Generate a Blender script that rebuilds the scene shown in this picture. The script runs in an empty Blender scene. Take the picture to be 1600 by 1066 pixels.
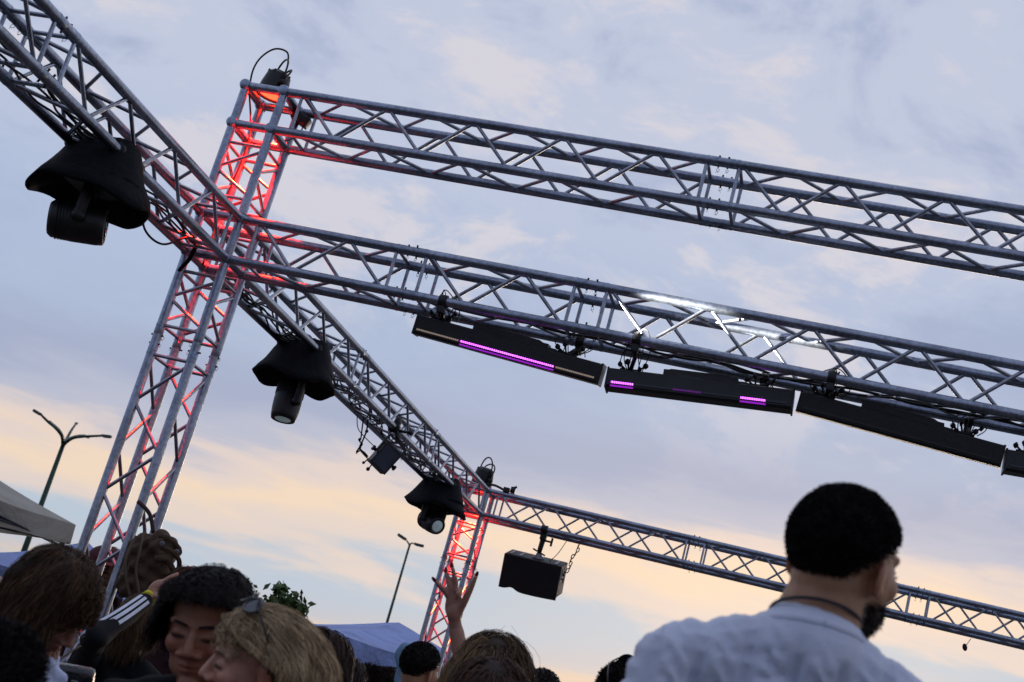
import bpy, bmesh, math, random
import numpy as np
from mathutils import Vector, Matrix, Quaternion

random.seed(7)
rng = np.random.default_rng(7)
R_ = math.radians
scene = bpy.context.scene
COL = scene.collection

# ------------------------------------------------------------------ camera
Z0 = 3.5                                   # height of the beams' lower chords
CAM = Vector((3.586, -6.737, Z0 - 2.101))
RIGHT = Vector((0.94586583, 0.1913627, 0.26214148))
DOWN = Vector((0.19113233, 0.32435248, -0.92642533))
FWD = Vector((-0.26230949, 0.92637778, 0.27021833))
FPX = 2226.93                              # focal length in pixels of a 1600 px wide frame
cam_d = bpy.data.cameras.new('camera')
cam = bpy.data.objects.new('camera', cam_d)
COL.objects.link(cam)
m3 = Matrix((RIGHT, -DOWN, -FWD)).transposed()
cam.matrix_world = Matrix.Translation(CAM) @ m3.to_4x4()
cam_d.sensor_width = 36.0
cam_d.lens = FPX * 36.0 / 1600.0
cam_d.clip_start = 0.05
cam_d.clip_end = 6000
cam_d.dof.use_dof = True
cam_d.dof.focus_distance = 8.2
cam_d.dof.aperture_fstop = 6.3
scene.camera = cam

# ------------------------------------------------------------------ world
def srgb(r, g, b):
    f = lambda c: (c / 255) / 12.92 if c / 255 <= 0.04045 else ((c / 255 + 0.055) / 1.055) ** 2.4
    return (f(r), f(g), f(b), 1.0)

SUN_AZ = math.atan2(-0.02, 1.0)            # azimuth measured from +Y towards +X
SUN_EL = R_(5)
world = bpy.data.worlds.new('World')
scene.world = world
world.use_nodes = True
wt = world.node_tree
wt.nodes.clear()
def wn(t, **kw):
    n = wt.nodes.new(t)
    for k, v in kw.items():
        setattr(n, k, v)
    return n
wl = wt.links.new
out = wn('ShaderNodeOutputWorld'); bg = wn('ShaderNodeBackground')
wl(bg.outputs[0], out.inputs[0])
tc = wn('ShaderNodeTexCoord')
def wmath(op, a, b=None, c=None):
    n = wn('ShaderNodeMath', operation=op)
    for i, v in enumerate((a, b, c)):
        if v is None: continue
        if isinstance(v, (int, float)): n.inputs[i].default_value = v
        else: wl(v, n.inputs[i])
    return n.outputs[0]
sep = wn('ShaderNodeSeparateXYZ'); wl(tc.outputs['Generated'], sep.inputs[0])
def wnoise(scale, stretch, detail, seed, rough=0.55, dist=0.0, rotz=0.0):
    mp = wn('ShaderNodeMapping'); mp.inputs['Scale'].default_value = stretch
    mp.inputs['Location'].default_value = (seed, seed * 0.37, -seed * 0.21)
    mp.inputs['Rotation'].default_value = (0, 0, rotz)
    wl(tc.outputs['Generated'], mp.inputs[0])
    n = wn('ShaderNodeTexNoise'); n.inputs['Scale'].default_value = scale
    n.inputs['Detail'].default_value = detail; n.inputs['Roughness'].default_value = rough
    n.inputs['Distortion'].default_value = dist
    wl(mp.outputs[0], n.inputs['Vector'])
    return n.outputs['Fac']
nA = wnoise(2.6, (1, 1, 5.0), 4, 3.1)          # big banks of cloud, drawn out along the horizon
nB = wnoise(9.0, (1, 1, 5.0), 6, 8.4, 0.6, 0.4)
nC = wnoise(6.5, (1, 1, 1.9), 9, 1.7, 0.6, 0.5)
nD = wnoise(22.0, (1, 1, 2.2), 7, 5.2, 0.65, 0.8)
az = wmath('ADD', wmath('MULTIPLY', sep.outputs[0], 0.97), wmath('MULTIPLY', sep.outputs[1], 0.26))
e = wmath('SUBTRACT', sep.outputs[2], wmath('MULTIPLY', az, 0.09))
e = wmath('ADD', wmath('ADD', e, 0.02), wmath('MULTIPLY', wmath('SUBTRACT', nA, 0.5), 0.07))
e = wmath('ADD', e, wmath('MULTIPLY', wmath('SUBTRACT', nB, 0.5), 0.05))
ramp = wn('ShaderNodeValToRGB'); wl(e, ramp.inputs[0])
stops = [(-0.02, (176, 172, 172)), (0.045, (208, 192, 178)), (0.075, (222, 204, 190)), (0.092, (192, 198, 210)), (0.118, (184, 200, 218)),
         (0.134, (226, 212, 206)), (0.158, (243, 219, 196)), (0.172, (228, 212, 206)), (0.190, (186, 191, 211)), (0.215, (168, 178, 206)), (0.26, (175, 190, 218)),
         (0.31, (180, 194, 222)), (0.45, (196, 204, 226)), (0.7, (204, 209, 229))]
cr = ramp.color_ramp
cr.interpolation = 'EASE'
cr.elements[0].position = 0.0; cr.elements[0].color = srgb(*stops[0][1])
cr.elements[1].position = 1.0; cr.elements[1].color = srgb(*stops[-1][1])
for pz, c in stops[1:-1]:
    el = cr.elements.new(pz); el.color = srgb(*c)
def wmix(fac, a, b, mode='MIX'):
    n = wn('ShaderNodeMix', data_type='RGBA', blend_type=mode)
    if isinstance(fac, (int, float)): n.inputs[0].default_value = fac
    else: wl(fac, n.inputs[0])
    for i, v in ((6, a), (7, b)):
        if isinstance(v, tuple): n.inputs[i].default_value = v
        else: wl(v, n.inputs[i])
    return n.outputs[2]
def wramp(v, lo, hi, s=1.0):
    n = wn('ShaderNodeMapRange', interpolation_type='SMOOTHSTEP')
    n.inputs[1].default_value = lo; n.inputs[2].default_value = hi; n.inputs[4].default_value = s
    wl(v, n.inputs[0]); return n.outputs[0]
high = wramp(sep.outputs[2], 0.19, 0.32)
lite = wmath('MULTIPLY', wramp(wmath('ADD', wmath('MULTIPLY', nC, 0.75), wmath('MULTIPLY', nD, 0.25)), 0.50, 0.61, 0.72), high)
dark = wmath('MULTIPLY', wramp(wmath('ADD', wmath('MULTIPLY', nC, 0.7), wmath('MULTIPLY', nA, 0.3)), 0.5, 0.38, 0.7), high)
c1 = wmix(lite, ramp.outputs[0], srgb(224, 218, 224))
c1 = wmix(dark, c1, srgb(160, 174, 206))
sky = wn('ShaderNodeTexSky', sky_type='NISHITA', sun_disc=False)
sky.sun_elevation = SUN_EL; sky.sun_rotation = SUN_AZ
sky.air_density = 1.0; sky.dust_density = 2.0
skyc = wn('ShaderNodeVectorMath', operation='SCALE'); wl(sky.outputs[0], skyc.inputs[0]); skyc.inputs[3].default_value = 0.09
c1 = wmix(0.05, c1, skyc.outputs[0])
# dusk: the sky away from the sunset is darker
tow = wmath('ADD', wmath('MULTIPLY', sep.outputs[0], math.sin(SUN_AZ)), wmath('MULTIPLY', sep.outputs[1], math.cos(SUN_AZ)))
dusk = wramp(tow, -0.9, 0.75)
c1 = wmix(dusk, wmix(1.0, c1, srgb(190, 196, 212), 'MULTIPLY'), c1)
wl(c1, bg.inputs[0]); bg.inputs[1].default_value = 1.0

sun_d = bpy.data.lights.new('sun', 'SUN'); sun_d.energy = 0.5; sun_d.angle = R_(14); sun_d.color = (1.0, 0.78, 0.58)
sun = bpy.data.objects.new('sun', sun_d); COL.objects.link(sun)
sd = Vector((math.sin(SUN_AZ) * math.cos(SUN_EL), math.cos(SUN_AZ) * math.cos(SUN_EL), math.sin(SUN_EL)))
sun.rotation_euler = sd.to_track_quat('Z', 'Y').to_euler()
sun.location = (0, 30, 20)

scene.view_settings.view_transform = 'Standard'
scene.view_settings.look = 'None'
scene.view_settings.exposure = 0.0
scene.view_settings.gamma = 1.0
scene.view_settings.use_curve_mapping = False
scene.render.engine = 'CYCLES'
scene.cycles.max_bounces = 6
scene.cycles.caustics_reflective = False
scene.cycles.caustics_refractive = False
scene.cycles.sample_clamp_indirect = 4.0

# ------------------------------------------------------------------ helpers
def at(px, py, D):
    """Point of the place seen at a photograph pixel, D metres along the view axis."""
    return CAM + D * (RIGHT * ((px - 800) / FPX) + DOWN * ((py - 533) / FPX) + FWD)
def on_plane(px, py, axis, val):
    r = RIGHT * ((px - 800) / FPX) + DOWN * ((py - 533) / FPX) + FWD
    t = (val - CAM[axis]) / r[axis]
    return CAM + t * r

_mats = {}
def nodes_of(name):
    m = bpy.data.materials.new(name); m.use_nodes = True
    nt = m.node_tree
    return m, nt, nt.nodes['Principled BSDF']
def mat(name, col, rough=0.6, metal=0.0, var=0.25, vscale=8.0, bump=0.0, bscale=60.0, spec=0.5, emit=None, estr=0.0, sheen=0.0, trans=0.0, alpha=None, detail=4.0):
    if name in _mats: return _mats[name]
    m, nt, b = nodes_of(name)
    L = nt.links.new
    geo = nt.nodes.new('ShaderNodeNewGeometry')
    nz = nt.nodes.new('ShaderNodeTexNoise'); nz.inputs['Scale'].default_value = vscale; nz.inputs['Detail'].default_value = detail
    L(geo.outputs['Position'], nz.inputs['Vector'])
    rp = nt.nodes.new('ShaderNodeValToRGB')
    rp.color_ramp.elements[0].position = 0.3; rp.color_ramp.elements[1].position = 0.7
    rp.color_ramp.elements[0].color = (*[c * (1 - var) for c in col[:3]], 1)
    rp.color_ramp.elements[1].color = (*[min(1, c * (1 + var)) for c in col[:3]], 1)
    L(nz.outputs['Fac'], rp.inputs[0]); L(rp.outputs[0], b.inputs['Base Color'])
    b.inputs['Roughness'].default_value = rough; b.inputs['Metallic'].default_value = metal
    b.inputs['Specular IOR Level'].default_value = spec
    b.inputs['Sheen Weight'].default_value = sheen
    b.inputs['Transmission Weight'].default_value = trans
    if emit:
        b.inputs['Emission Color'].default_value = (*emit[:3], 1); b.inputs['Emission Strength'].default_value = estr
    if bump:
        n2 = nt.nodes.new('ShaderNodeTexNoise'); n2.inputs['Scale'].default_value = bscale; n2.inputs['Detail'].default_value = 5
        L(geo.outputs['Position'], n2.inputs['Vector'])
        bp = nt.nodes.new('ShaderNodeBump'); bp.inputs['Strength'].default_value = bump; bp.inputs['Distance'].default_value = 0.01
        L(n2.outputs['Fac'], bp.inputs['Height']); L(bp.outputs[0], b.inputs['Normal'])
    _mats[name] = m
    return m

def alu_mat(name, col, rough):
    m, nt, b = nodes_of(name); L = nt.links.new
    geo = nt.nodes.new('ShaderNodeNewGeometry')
    n1 = nt.nodes.new('ShaderNodeTexNoise'); n1.inputs['Scale'].default_value = 3.5; n1.inputs['Detail'].default_value = 8; n1.inputs['Roughness'].default_value = 0.65
    n2 = nt.nodes.new('ShaderNodeTexNoise'); n2.inputs['Scale'].default_value = 55; n2.inputs['Detail'].default_value = 4
    L(geo.outputs['Position'], n1.inputs['Vector']); L(geo.outputs['Position'], n2.inputs['Vector'])
    rp = nt.nodes.new('ShaderNodeValToRGB')
    rp.color_ramp.elements[0].position = 0.32; rp.color_ramp.elements[1].position = 0.68
    rp.color_ramp.elements[0].color = (*[c * 0.62 for c in col], 1); rp.color_ramp.elements[1].color = (*[c * 1.2 for c in col], 1)
    L(n1.outputs['Fac'], rp.inputs[0])
    mx = nt.nodes.new('ShaderNodeMix'); mx.data_type = 'RGBA'; mx.blend_type = 'MULTIPLY'; mx.inputs[0].default_value = 0.55
    rp2 = nt.nodes.new('ShaderNodeValToRGB'); rp2.color_ramp.elements[0].position = 0.35; rp2.color_ramp.elements[1].position = 0.6
    rp2.color_ramp.elements[0].color = (0.45, 0.45, 0.47, 1); rp2.color_ramp.elements[1].color = (1, 1, 1, 1)
    L(n2.outputs['Fac'], rp2.inputs[0]); L(rp.outputs[0], mx.inputs[6]); L(rp2.outputs[0], mx.inputs[7])
    L(mx.outputs[2], b.inputs['Base Color'])
    b.inputs['Metallic'].default_value = 1.0
    mr = nt.nodes.new('ShaderNodeMapRange'); mr.inputs[3].default_value = rough - 0.08; mr.inputs[4].default_value = rough + 0.14
    L(n1.outputs['Fac'], mr.inputs[0]); L(mr.outputs[0], b.inputs['Roughness'])
    bp = nt.nodes.new('ShaderNodeBump'); bp.inputs['Strength'].default_value = 0.08; bp.inputs['Distance'].default_value = 0.004
    L(n2.outputs['Fac'], bp.inputs['Height']); L(bp.outputs[0], b.inputs['Normal'])
    _mats[name] = m
    return m
ALU = alu_mat('aluminium_chord', (0.40, 0.45, 0.55), 0.29)
ALU2 = alu_mat('aluminium_brace', (0.43, 0.46, 0.53), 0.27)
ALU3 = alu_mat('aluminium_coupler', (0.36, 0.43, 0.54), 0.36)
STEEL = mat('steel_pin', (0.06, 0.06, 0.065), 0.4, 0.8)
BLACK = mat('black_housing', (0.012, 0.012, 0.014), 0.45, 0, 0.3, 20, 0.15, 90)
BLACKM = mat('black_metal', (0.018, 0.018, 0.02), 0.4, 0.3)
RUBBER = mat('black_cable', (0.008, 0.008, 0.009), 0.5)

def mesh_obj(name, verts, faces, material, parent=None, smooth=True, mats=None, fmi=None):
    me = bpy.data.meshes.new(name)
    me.from_pydata([tuple(v) for v in verts], [], [tuple(f) for f in faces])
    if smooth: me.polygons.foreach_set('use_smooth', [True] * len(me.polygons))
    for mm in (mats or [material]): me.materials.append(mm)
    if fmi is not None: me.polygons.foreach_set('material_index', fmi)
    me.update()
    o = bpy.data.objects.new(name, me); COL.objects.link(o)
    if parent is not None: o.parent = parent
    return o
def data_obj(name, me, parent=None, mw=None):
    o = bpy.data.objects.new(name, me); COL.objects.link(o)
    if parent is not None: o.parent = parent
    if mw is not None: o.matrix_basis = mw
    return o
def tag(o, label=None, cat=None, group=None, kind=None):
    if label: o['label'] = label
    if cat: o['category'] = cat
    if group: o['group'] = group
    if kind: o['kind'] = kind
    return o
def empty(name, loc, label=None, cat=None, group=None, rz=0):
    o = bpy.data.objects.new(name, None); COL.objects.link(o)
    o.empty_display_size = 0.1
    o.location = loc; o.rotation_euler = (0, 0, rz)
    bpy.context.view_layer.update() if False else None
    return tag(o, label, cat, group)
class MB:
    """Collects shapes (world or local coordinates) into one mesh."""
    def __init__(s): s.v = []; s.f = []; s.mi = []
    def add(s, v, f, mi=0):
        o = len(s.v); s.v += [Vector(p) for p in v]; s.f += [tuple(i + o for i in q) for q in f]; s.mi += [mi] * len(f)
        return s
    def box(s, c, half, M=None, bev=0.0, mi=0):
        """box with chamfered long edges; M 3x3 columns = axes"""
        M = M or Matrix.Identity(3); c = Vector(c); hx, hy, hz = half
        b = min(bev, min(half) * 0.9)
        if b <= 0:
            pts = [(x, y, z) for x in (-hx, hx) for y in (-hy, hy) for z in (-hz, hz)]
            fs = [(0, 1, 3, 2), (4, 6, 7, 5), (0, 4, 5, 1), (2, 3, 7, 6), (0, 2, 6, 4), (1, 5, 7, 3)]
        else:
            bm = bmesh.new(); bmesh.ops.create_cube(bm, size=2.0)
            for v in bm.verts: v.co = Vector((v.co.x * hx, v.co.y * hy, v.co.z * hz))
            bmesh.ops.bevel(bm, geom=list(bm.edges), offset=b, segments=2, affect='EDGES', profile=0.6)
            bm.verts.index_update()
            pts = [v.co.copy() for v in bm.verts]; fs = [[v.index for v in f.verts] for f in bm.faces]; bm.free()
        return s.add([c + M @ Vector(p) for p in pts], fs, mi)
    def tube(s, pts, r, n=8, mi=0, cap=True):
        pts = [Vector(p) for p in pts]
        rs = r if isinstance(r, (list, tuple)) else [r] * len(pts)
        o = []; fs = []
        t0 = (pts[1] - pts[0]).normalized()
        u = t0.orthogonal().normalized()
        for i, p in enumerate(pts):
            a = pts[max(0, i - 1)]; b = pts[min(len(pts) - 1, i + 1)]
            t = (b - a).normalized() if (b - a).length > 1e-9 else t0
            u = (u - t * u.dot(t)); u = u.normalized() if u.length > 1e-6 else t.orthogonal().normalized()
            w = t.cross(u)
            for k in range(n):
                an = 2 * math.pi * k / n
                o.append(p + (u * math.cos(an) + w * math.sin(an)) * rs[i])
        for i in range(len(pts) - 1):
            for k in range(n):
                a = i * n + k; b = i * n + (k + 1) % n
                fs.append((a, b, b + n, a + n))
        if cap:
            fs.append(tuple(reversed(range(n)))); fs.append(tuple((len(pts) - 1) * n + k for k in range(n)))
        return s.add(o, fs, mi)
    def lathe(s, c, axis, prof, n=16, mi=0, up=None, sx=1.0):
        """prof: list of (distance along axis, radius)"""
        c = Vector(c); t = Vector(axis).normalized(); u = (up and Vector(up) or t.orthogonal()); u = (u - t * u.dot(t)).normalized(); w = t.cross(u)
        o = []; fs = []
        for (h, r) in prof:
            for k in range(n):
                an = 2 * math.pi * k / n
                o.append(c + t * h + (u * math.cos(an) * sx + w * math.sin(an)) * max(r, 1e-4))
        for i in range(len(prof) - 1):
            for k in range(n):
                a = i * n + k; b = i * n + (k + 1) % n
                fs.append((a, b, b + n, a + n))
        fs.append(tuple(reversed(range(n)))); fs.append(tuple((len(prof) - 1) * n + k for k in range(n)))
        return s.add(o, fs, mi)
    def ball(s, c, r, M=None, nu=16, nv=10, mi=0):
        c = Vector(c); r = (r, r, r) if isinstance(r, (int, float)) else r
        M = M or Matrix.Identity(3)
        o = [c + M @ Vector((0, 0, r[2]))]; fs = []
        for j in range(1, nv):
            th = math.pi * j / nv
            for k in range(nu):
                ph = 2 * math.pi * k / nu
                o.append(c + M @ Vector((r[0] * math.sin(th) * math.cos(ph), r[1] * math.sin(th) * math.sin(ph), r[2] * math.cos(th))))
        o.append(c + M @ Vector((0, 0, -r[2])))
        for k in range(nu): fs.append((0, 1 + k, 1 + (k + 1) % nu))
        for j in range(nv - 2):
            for k in range(nu):
                a = 1 + j * nu + k; b = 1 + j * nu + (k + 1) % nu
                fs.append((a, a + nu, b + nu, b))
        l = len(o) - 1; base = 1 + (nv - 2) * nu
        for k in range(nu): fs.append((l, base + (k + 1) % nu, base + k))
        return s.add(o, fs, mi)
    def build(s, name, material, parent=None, smooth=True, flat_angle=None, mats=None, kind=None):
        vs = s.v
        if parent is not None:
            P = parent.matrix_basis if parent.parent is None else parent.parent.matrix_basis @ parent.matrix_basis
            inv = P.inverted(); vs = [inv @ v for v in vs]
        o = mesh_obj(name, vs, s.f, material, parent, smooth, mats, s.mi if mats else None)
        if flat_angle: 
            o.data.set_sharp_from_angle(angle=R_(flat_angle))
        if kind: o['kind'] = kind
        return o
def basis(xdir, zhint=(0, 0, 1)):
    x = Vector(xdir).normalized(); z = Vector(zhint); z = (z - x * z.dot(x)).normalized(); y = z.cross(x)
    return Matrix((x, y, z)).transposed()
def bez(p0, p1, p2, p3, n=14):
    p0, p1, p2, p3 = map(Vector, (p0, p1, p2, p3))
    return [p0 * (1 - t) ** 3 + p1 * 3 * t * (1 - t) ** 2 + p2 * 3 * t * t * (1 - t) + p3 * t ** 3 for t in [i / (n - 1) for i in range(n)]]
def spline(pts, n=8):
    pts = [Vector(p) for p in pts]; o = []
    P = [pts[0]] + pts + [pts[-1]]
    for i in range(len(pts) - 1):
        a, b, c, d_ = P[i], P[i + 1], P[i + 2], P[i + 3]
        for k in range(n):
            t = k / n
            o.append(0.5 * ((2 * b) + (c - a) * t + (2 * a - 5 * b + 4 * c - d_) * t * t + (3 * b - a - 3 * c + d_) * t ** 3))
    o.append(pts[-1]); return o

# ------------------------------------------------------------------ ground
def ground():
    s = 3000; n = 2
    m, nt, b = nodes_of('asphalt'); L = nt.links.new
    geo = nt.nodes.new('ShaderNodeNewGeometry')
    n1 = nt.nodes.new('ShaderNodeTexNoise'); n1.inputs['Scale'].default_value = 0.35; n1.inputs['Detail'].default_value = 8
    n2 = nt.nodes.new('ShaderNodeTexNoise'); n2.inputs['Scale'].default_value = 90; n2.inputs['Detail'].default_value = 3
    L(geo.outputs['Position'], n1.inputs['Vector']); L(geo.outputs['Position'], n2.inputs['Vector'])
    mx = nt.nodes.new('ShaderNodeMath'); mx.operation = 'ADD'; L(n1.outputs['Fac'], mx.inputs[0]); L(n2.outputs['Fac'], mx.inputs[1])
    rp = nt.nodes.new('ShaderNodeValToRGB'); rp.color_ramp.elements[0].position = 0.6; rp.color_ramp.elements[1].position = 1.0
    rp.color_ramp.elements[0].color = (0.03, 0.03, 0.032, 1); rp.color_ramp.elements[1].color = (0.075, 0.073, 0.07, 1)
    mh = nt.nodes.new('ShaderNodeMath'); mh.operation = 'MULTIPLY'; mh.inputs[1].default_value = 0.7
    L(mx.outputs[0], rp.inputs[0]); L(rp.outputs[0], b.inputs['Base Color']); b.inputs['Roughness'].default_value = 0.85
    bp = nt.nodes.new('ShaderNodeBump'); bp.inputs['Strength'].default_value = 0.4; bp.inputs['Distance'].default_value = 0.01
    L(n2.outputs['Fac'], bp.inputs['Height']); L(bp.outputs[0], b.inputs['Normal'])
    o = mesh_obj('ground', [(-s, -s, 0), (s, -s, 0), (s, s, 0), (-s, s, 0)], [(0, 1, 2, 3)], m, None, False)
    tag(o, 'grey asphalt ground under the crowd', None, None, 'structure')
ground()

# ------------------------------------------------------------------ truss
d = 0.24
ZT = 0.7926; Y2 = 6.561
RC, RB = 0.0252, 0.0098
def unit_cyl(name, n, material, r=1.0):
    mb = MB(); mb.tube([(0, 0, 0), (0, 0, 1)], r, n)
    me = bpy.data.meshes.new(name); me.from_pydata([tuple(v) for v in mb.v], [], mb.f)
    me.polygons.foreach_set('use_smooth', [len(p.vertices) == 4 for p in me.polygons]); me.materials.append(material); me.update()
    return me
M_CH = unit_cyl('chord', 20, ALU); M_BR = unit_cyl('brace', 10, ALU2); M_PIN = unit_cyl('pin', 8, STEEL)
def mk_lathe_mesh(name, prof, n, material):
    mb = MB(); mb.lathe((0, 0, 0), (0, 0, 1), prof, n)
    me = bpy.data.meshes.new(name); me.from_pydata([tuple(v) for v in mb.v], [], mb.f)
    me.polygons.foreach_set('use_smooth', [True] * len(me.polygons)); me.materials.append(material); me.update()
    me.set_sharp_from_angle(angle=R_(40))
    return me
cp = [(-0.088, 0.0253), (-0.087, 0.0268), (-0.072, 0.0268), (-0.070, 0.0245), (-0.066, 0.0245), (-0.064, 0.0262), (-0.030, 0.0262), (-0.028, 0.0250), (-0.004, 0.0250), (-0.003, 0.0225), (0.003, 0.0225), (0.004, 0.0250),
      (0.028, 0.0250), (0.030, 0.0262), (0.064, 0.0262), (0.066, 0.0245), (0.070, 0.0245), (0.072, 0.0268), (0.087, 0.0268), (0.088, 0.0253)]
M_CPL = mk_lathe_mesh('coupler', cp, 20, ALU3)
M_NODE = mk_lathe_mesh('corner_node', [(-0.036, 0.0), (-0.036, 0.018), (-0.030, 0.029), (-0.012, 0.0345), (0.012, 0.0345), (0.030, 0.029), (0.036, 0.018), (0.036, 0.0)], 16, ALU3)
def clip_mesh():
    mb = MB()
    mb.tube(spline([(0, 0, 0.0), (0.012, 0, -0.012), (0.004, 0.004, -0.024), (-0.012, 0.006, -0.03)], 4), 0.0015, 5)
    mb.tube(spline([(0, 0, 0.0), (-0.008, 0, -0.01), (-0.004, -0.006, -0.022), (0.010, -0.008, -0.038)], 4), 0.0015, 5)
    me = bpy.data.meshes.new('retaining_clip'); me.from_pydata([tuple(v) for v in mb.v], [], mb.f); me.materials.append(STEEL); me.update()
    return me
M_CLIP = clip_mesh()
def stick(name, me, p0, p1, r, parent):
    p0 = Vector(p0); p1 = Vector(p1); dv = p1 - p0
    q = dv.to_track_quat('Z', 'Y')
    inv = parent.matrix_basis.inverted()
    return data_obj(name, me, parent, inv @ Matrix.LocRotScale(p0, q, Vector((r, r, dv.length))))
AX = {'x': (Vector((1, 0, 0)), Vector((0, 1, 0)), Vector((0, 0, 1))),
      'y': (Vector((0, 1, 0)), Vector((1, 0, 0)), Vector((0, 0, 1))),
      'z': (Vector((0, 0, 1)), Vector((1, 0, 0)), Vector((0, 1, 0)))}
def truss(label, axis, O, a0, a1, nd, starts, joint_lo=True, cat='truss', end_gap=0.085):
    """O: min corner of the section square; a0..a1 along axis; starts: first chord of the zigzag on the four faces."""
    A, B, C = AX[axis]
    O = Vector(O)
    root = empty('truss_section', O + A * a0, label, cat, 'silver box truss sections')
    ch = {(i, j): O + B * d * i + C * d * j for i in (0, 1) for j in (0, 1)}
    for k, p in ch.items(): stick('chord', M_CH, p + A * a0, p + A * a1, RC, root)
    faces = [((0, 0), (0, 1)), ((1, 0), (1, 1)), ((0, 0), (1, 0)), ((0, 1), (1, 1))]
    lo, hi = a0 + end_gap, a1 - end_gap
    for fi, (u, v) in enumerate(faces):
        for a in (lo, hi):
            dd = (ch[v] - ch[u]).normalized() * RC * 0.6
            stick('brace', M_BR, ch[u] + A * a + dd, ch[v] + A * a - dd, RB, root)
        cur = starts[fi]
        step = (hi - lo - 0.03) / nd
        for k in range(nd):
            s_ = lo + 0.015 + step * k; e_ = s_ + step
            p, q = (u, v) if cur == 0 else (v, u)
            dd = (ch[q] - ch[p]).normalized() * RC * 0.6
            stick('brace', M_BR, ch[p] + A * (s_ + 0.016) + dd, ch[q] + A * (e_ - 0.016) - dd, RB, root)
            cur = 1 - cur
    if joint_lo:
        inv = root.matrix_basis.inverted()
        qa = A.to_track_quat('Z', 'Y')
        for (i, j), p in ch.items():
            c = p + A * a0
            data_obj('coupler', M_CPL, root, inv @ Matrix.LocRotScale(c, qa, Vector((1, 1, 1))))
            pd = C if axis != 'z' else (B if (i + j) % 2 else -B)
            if axis != 'z' and (i + j) % 2: pd = (C * 0.9 + B * (0.45 if i else -0.45)).normalized()
            for off in (-0.024, 0.024):
                w = (random.random() - 0.5) * 0.008
                stick('pin', M_PIN, c + A * off - pd * (0.034 + w), c + A * off + pd * (0.036 + w), 0.0052, root)
                q = Quaternion((random.random(), random.random(), random.random(), random.random())).normalized()
                data_obj('retaining_clip', M_CLIP, root, inv @ Matrix.LocRotScale(c + A * off - pd * 0.034, Quaternion(A, random.uniform(-0.7, 0.7)), Vector((1, 1, 1)) * random.uniform(0.45, 0.8)))
    return root
def corner(label, O):
    O = Vector(O)
    root = empty('truss_corner', O, label, 'truss corner', 'truss corner cubes')
    P = {(i, j, k): O + Vector((i * d, j * d, k * d)) for i in (0, 1) for j in (0, 1) for k in (0, 1)}
    inv = root.matrix_basis.inverted()
    for key, p in P.items():
        data_obj('corner_node', M_NODE, root, inv @ Matrix.LocRotScale(p, Vector((0, 1, 0)).to_track_quat('Z', 'Y'), Vector((1, 1, 1))))
        for ax in range(3):
            if key[ax] == 0:
                k2 = list(key); k2[ax] = 1
                dv = (P[tuple(k2)] - p).normalized()
                stick('edge_tube', M_CH, p + dv * 0.02, P[tuple(k2)] - dv * 0.02, RC * 0.97, root)
    return root
XS = (1, 0, 0, 1)      # front starts top, rear bottom, bottom front, top rear
YS = (0, 1, 0, 0)      # left bottom, right top, bottom left, top left
ZSd = None
e0 = 0.03
corner('square corner cube at the very top of the tall near tower', (-d, 0, Z0 + ZT))
corner('corner cube where the near tower meets the lower beams', (-d, 0, Z0))
corner('corner cube on top of the far short tower', (-d, Y2, Z0))
truss('upper truss beam lit red at its end, running right from the tower top', 'x', (0, 0, Z0 + ZT), e0, 2.512, 9, XS, False)
truss('right half of the highest truss beam, beyond its pinned joint', 'x', (0, 0, Z0 + ZT), 2.512, 6.05, 13, XS)
truss('short lower beam section between the near tower and the first light bar', 'x', (0, 0, Z0), e0, 1.018, 3, XS, False)
truss('short beam section above the purple light bar', 'x', (0, 0, Z0), 1.018, 2.007, 3, XS)
truss('long lower beam section with a white light patch, above the unlit bars', 'x', (0, 0, Z0), 2.007, 6.05, 15, XS)
truss('near left beam section carrying the largest hooded light', 'y', (-d, 0, Z0), -1.983, -e0, 7, YS)
truss('beam section leaving the picture at its top left corner', 'y', (-d, 0, Z0), -4.0, -1.983, 7, YS, False)
truss('receding beam section just beyond the near tower, with a hooded light', 'y', (-d, 0, Z0), d + e0, 2.347, 7, YS, False)
truss('middle section of the receding beam holding the flood light', 'y', (-d, 0, Z0), 2.347, 4.45, 7, YS)
truss('last receding beam section ending at the far tower', 'y', (-d, 0, Z0), 4.45, Y2 - e0, 7, YS)
truss('far beam section with the loudspeaker hanging below it', 'x', (0, Y2, Z0), e0, 2.0755, 7, XS, False)
truss('far beam section partly hidden by the dark haired man', 'x', (0, Y2, Z0), 2.0755, 4.131, 7, XS)
truss('far beam section at the lower right edge', 'x', (0, Y2, Z0), 4.131, 6.1, 7, XS)
def tower(label, O, z0, z1, nd, joint):
    # zigzag counted upwards
    par = (nd - 1) % 2
    def st(first_top): return first_top if par == 0 else 1 - first_top
    # faces: left x0 (front->rear), right x1, front y0 (left->right), rear y1 ; value = chord where the zigzag ENDS at the top
    tops = (0, 1, 1, 0)
    starts = tuple((t if nd % 2 == 0 else 1 - t) for t in tops)
    return truss(label, 'z', O, z0, z1, nd, starts, joint)
tower('short red lit tower piece between the two near corner cubes', (-d, 0, 0), Z0 + d + e0, Z0 + ZT - e0, 2, False)
tower('short tower piece just below the near junction', (-d, 0, 0), Z0 - 0.521, Z0 - e0, 2, True)
tower('near tower leg leaning over the crowd on the left', (-d, 0, 0), 0.02, Z0 - 0.521, 11, False)
tower('short red lit tower piece under the far corner', (-d, Y2, 0), Z0 - 0.521, Z0 - e0, 2, True)
tower('far tower leg behind the raised hand', (-d, Y2, 0), 0.02, Z0 - 0.521, 11, False)
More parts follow.
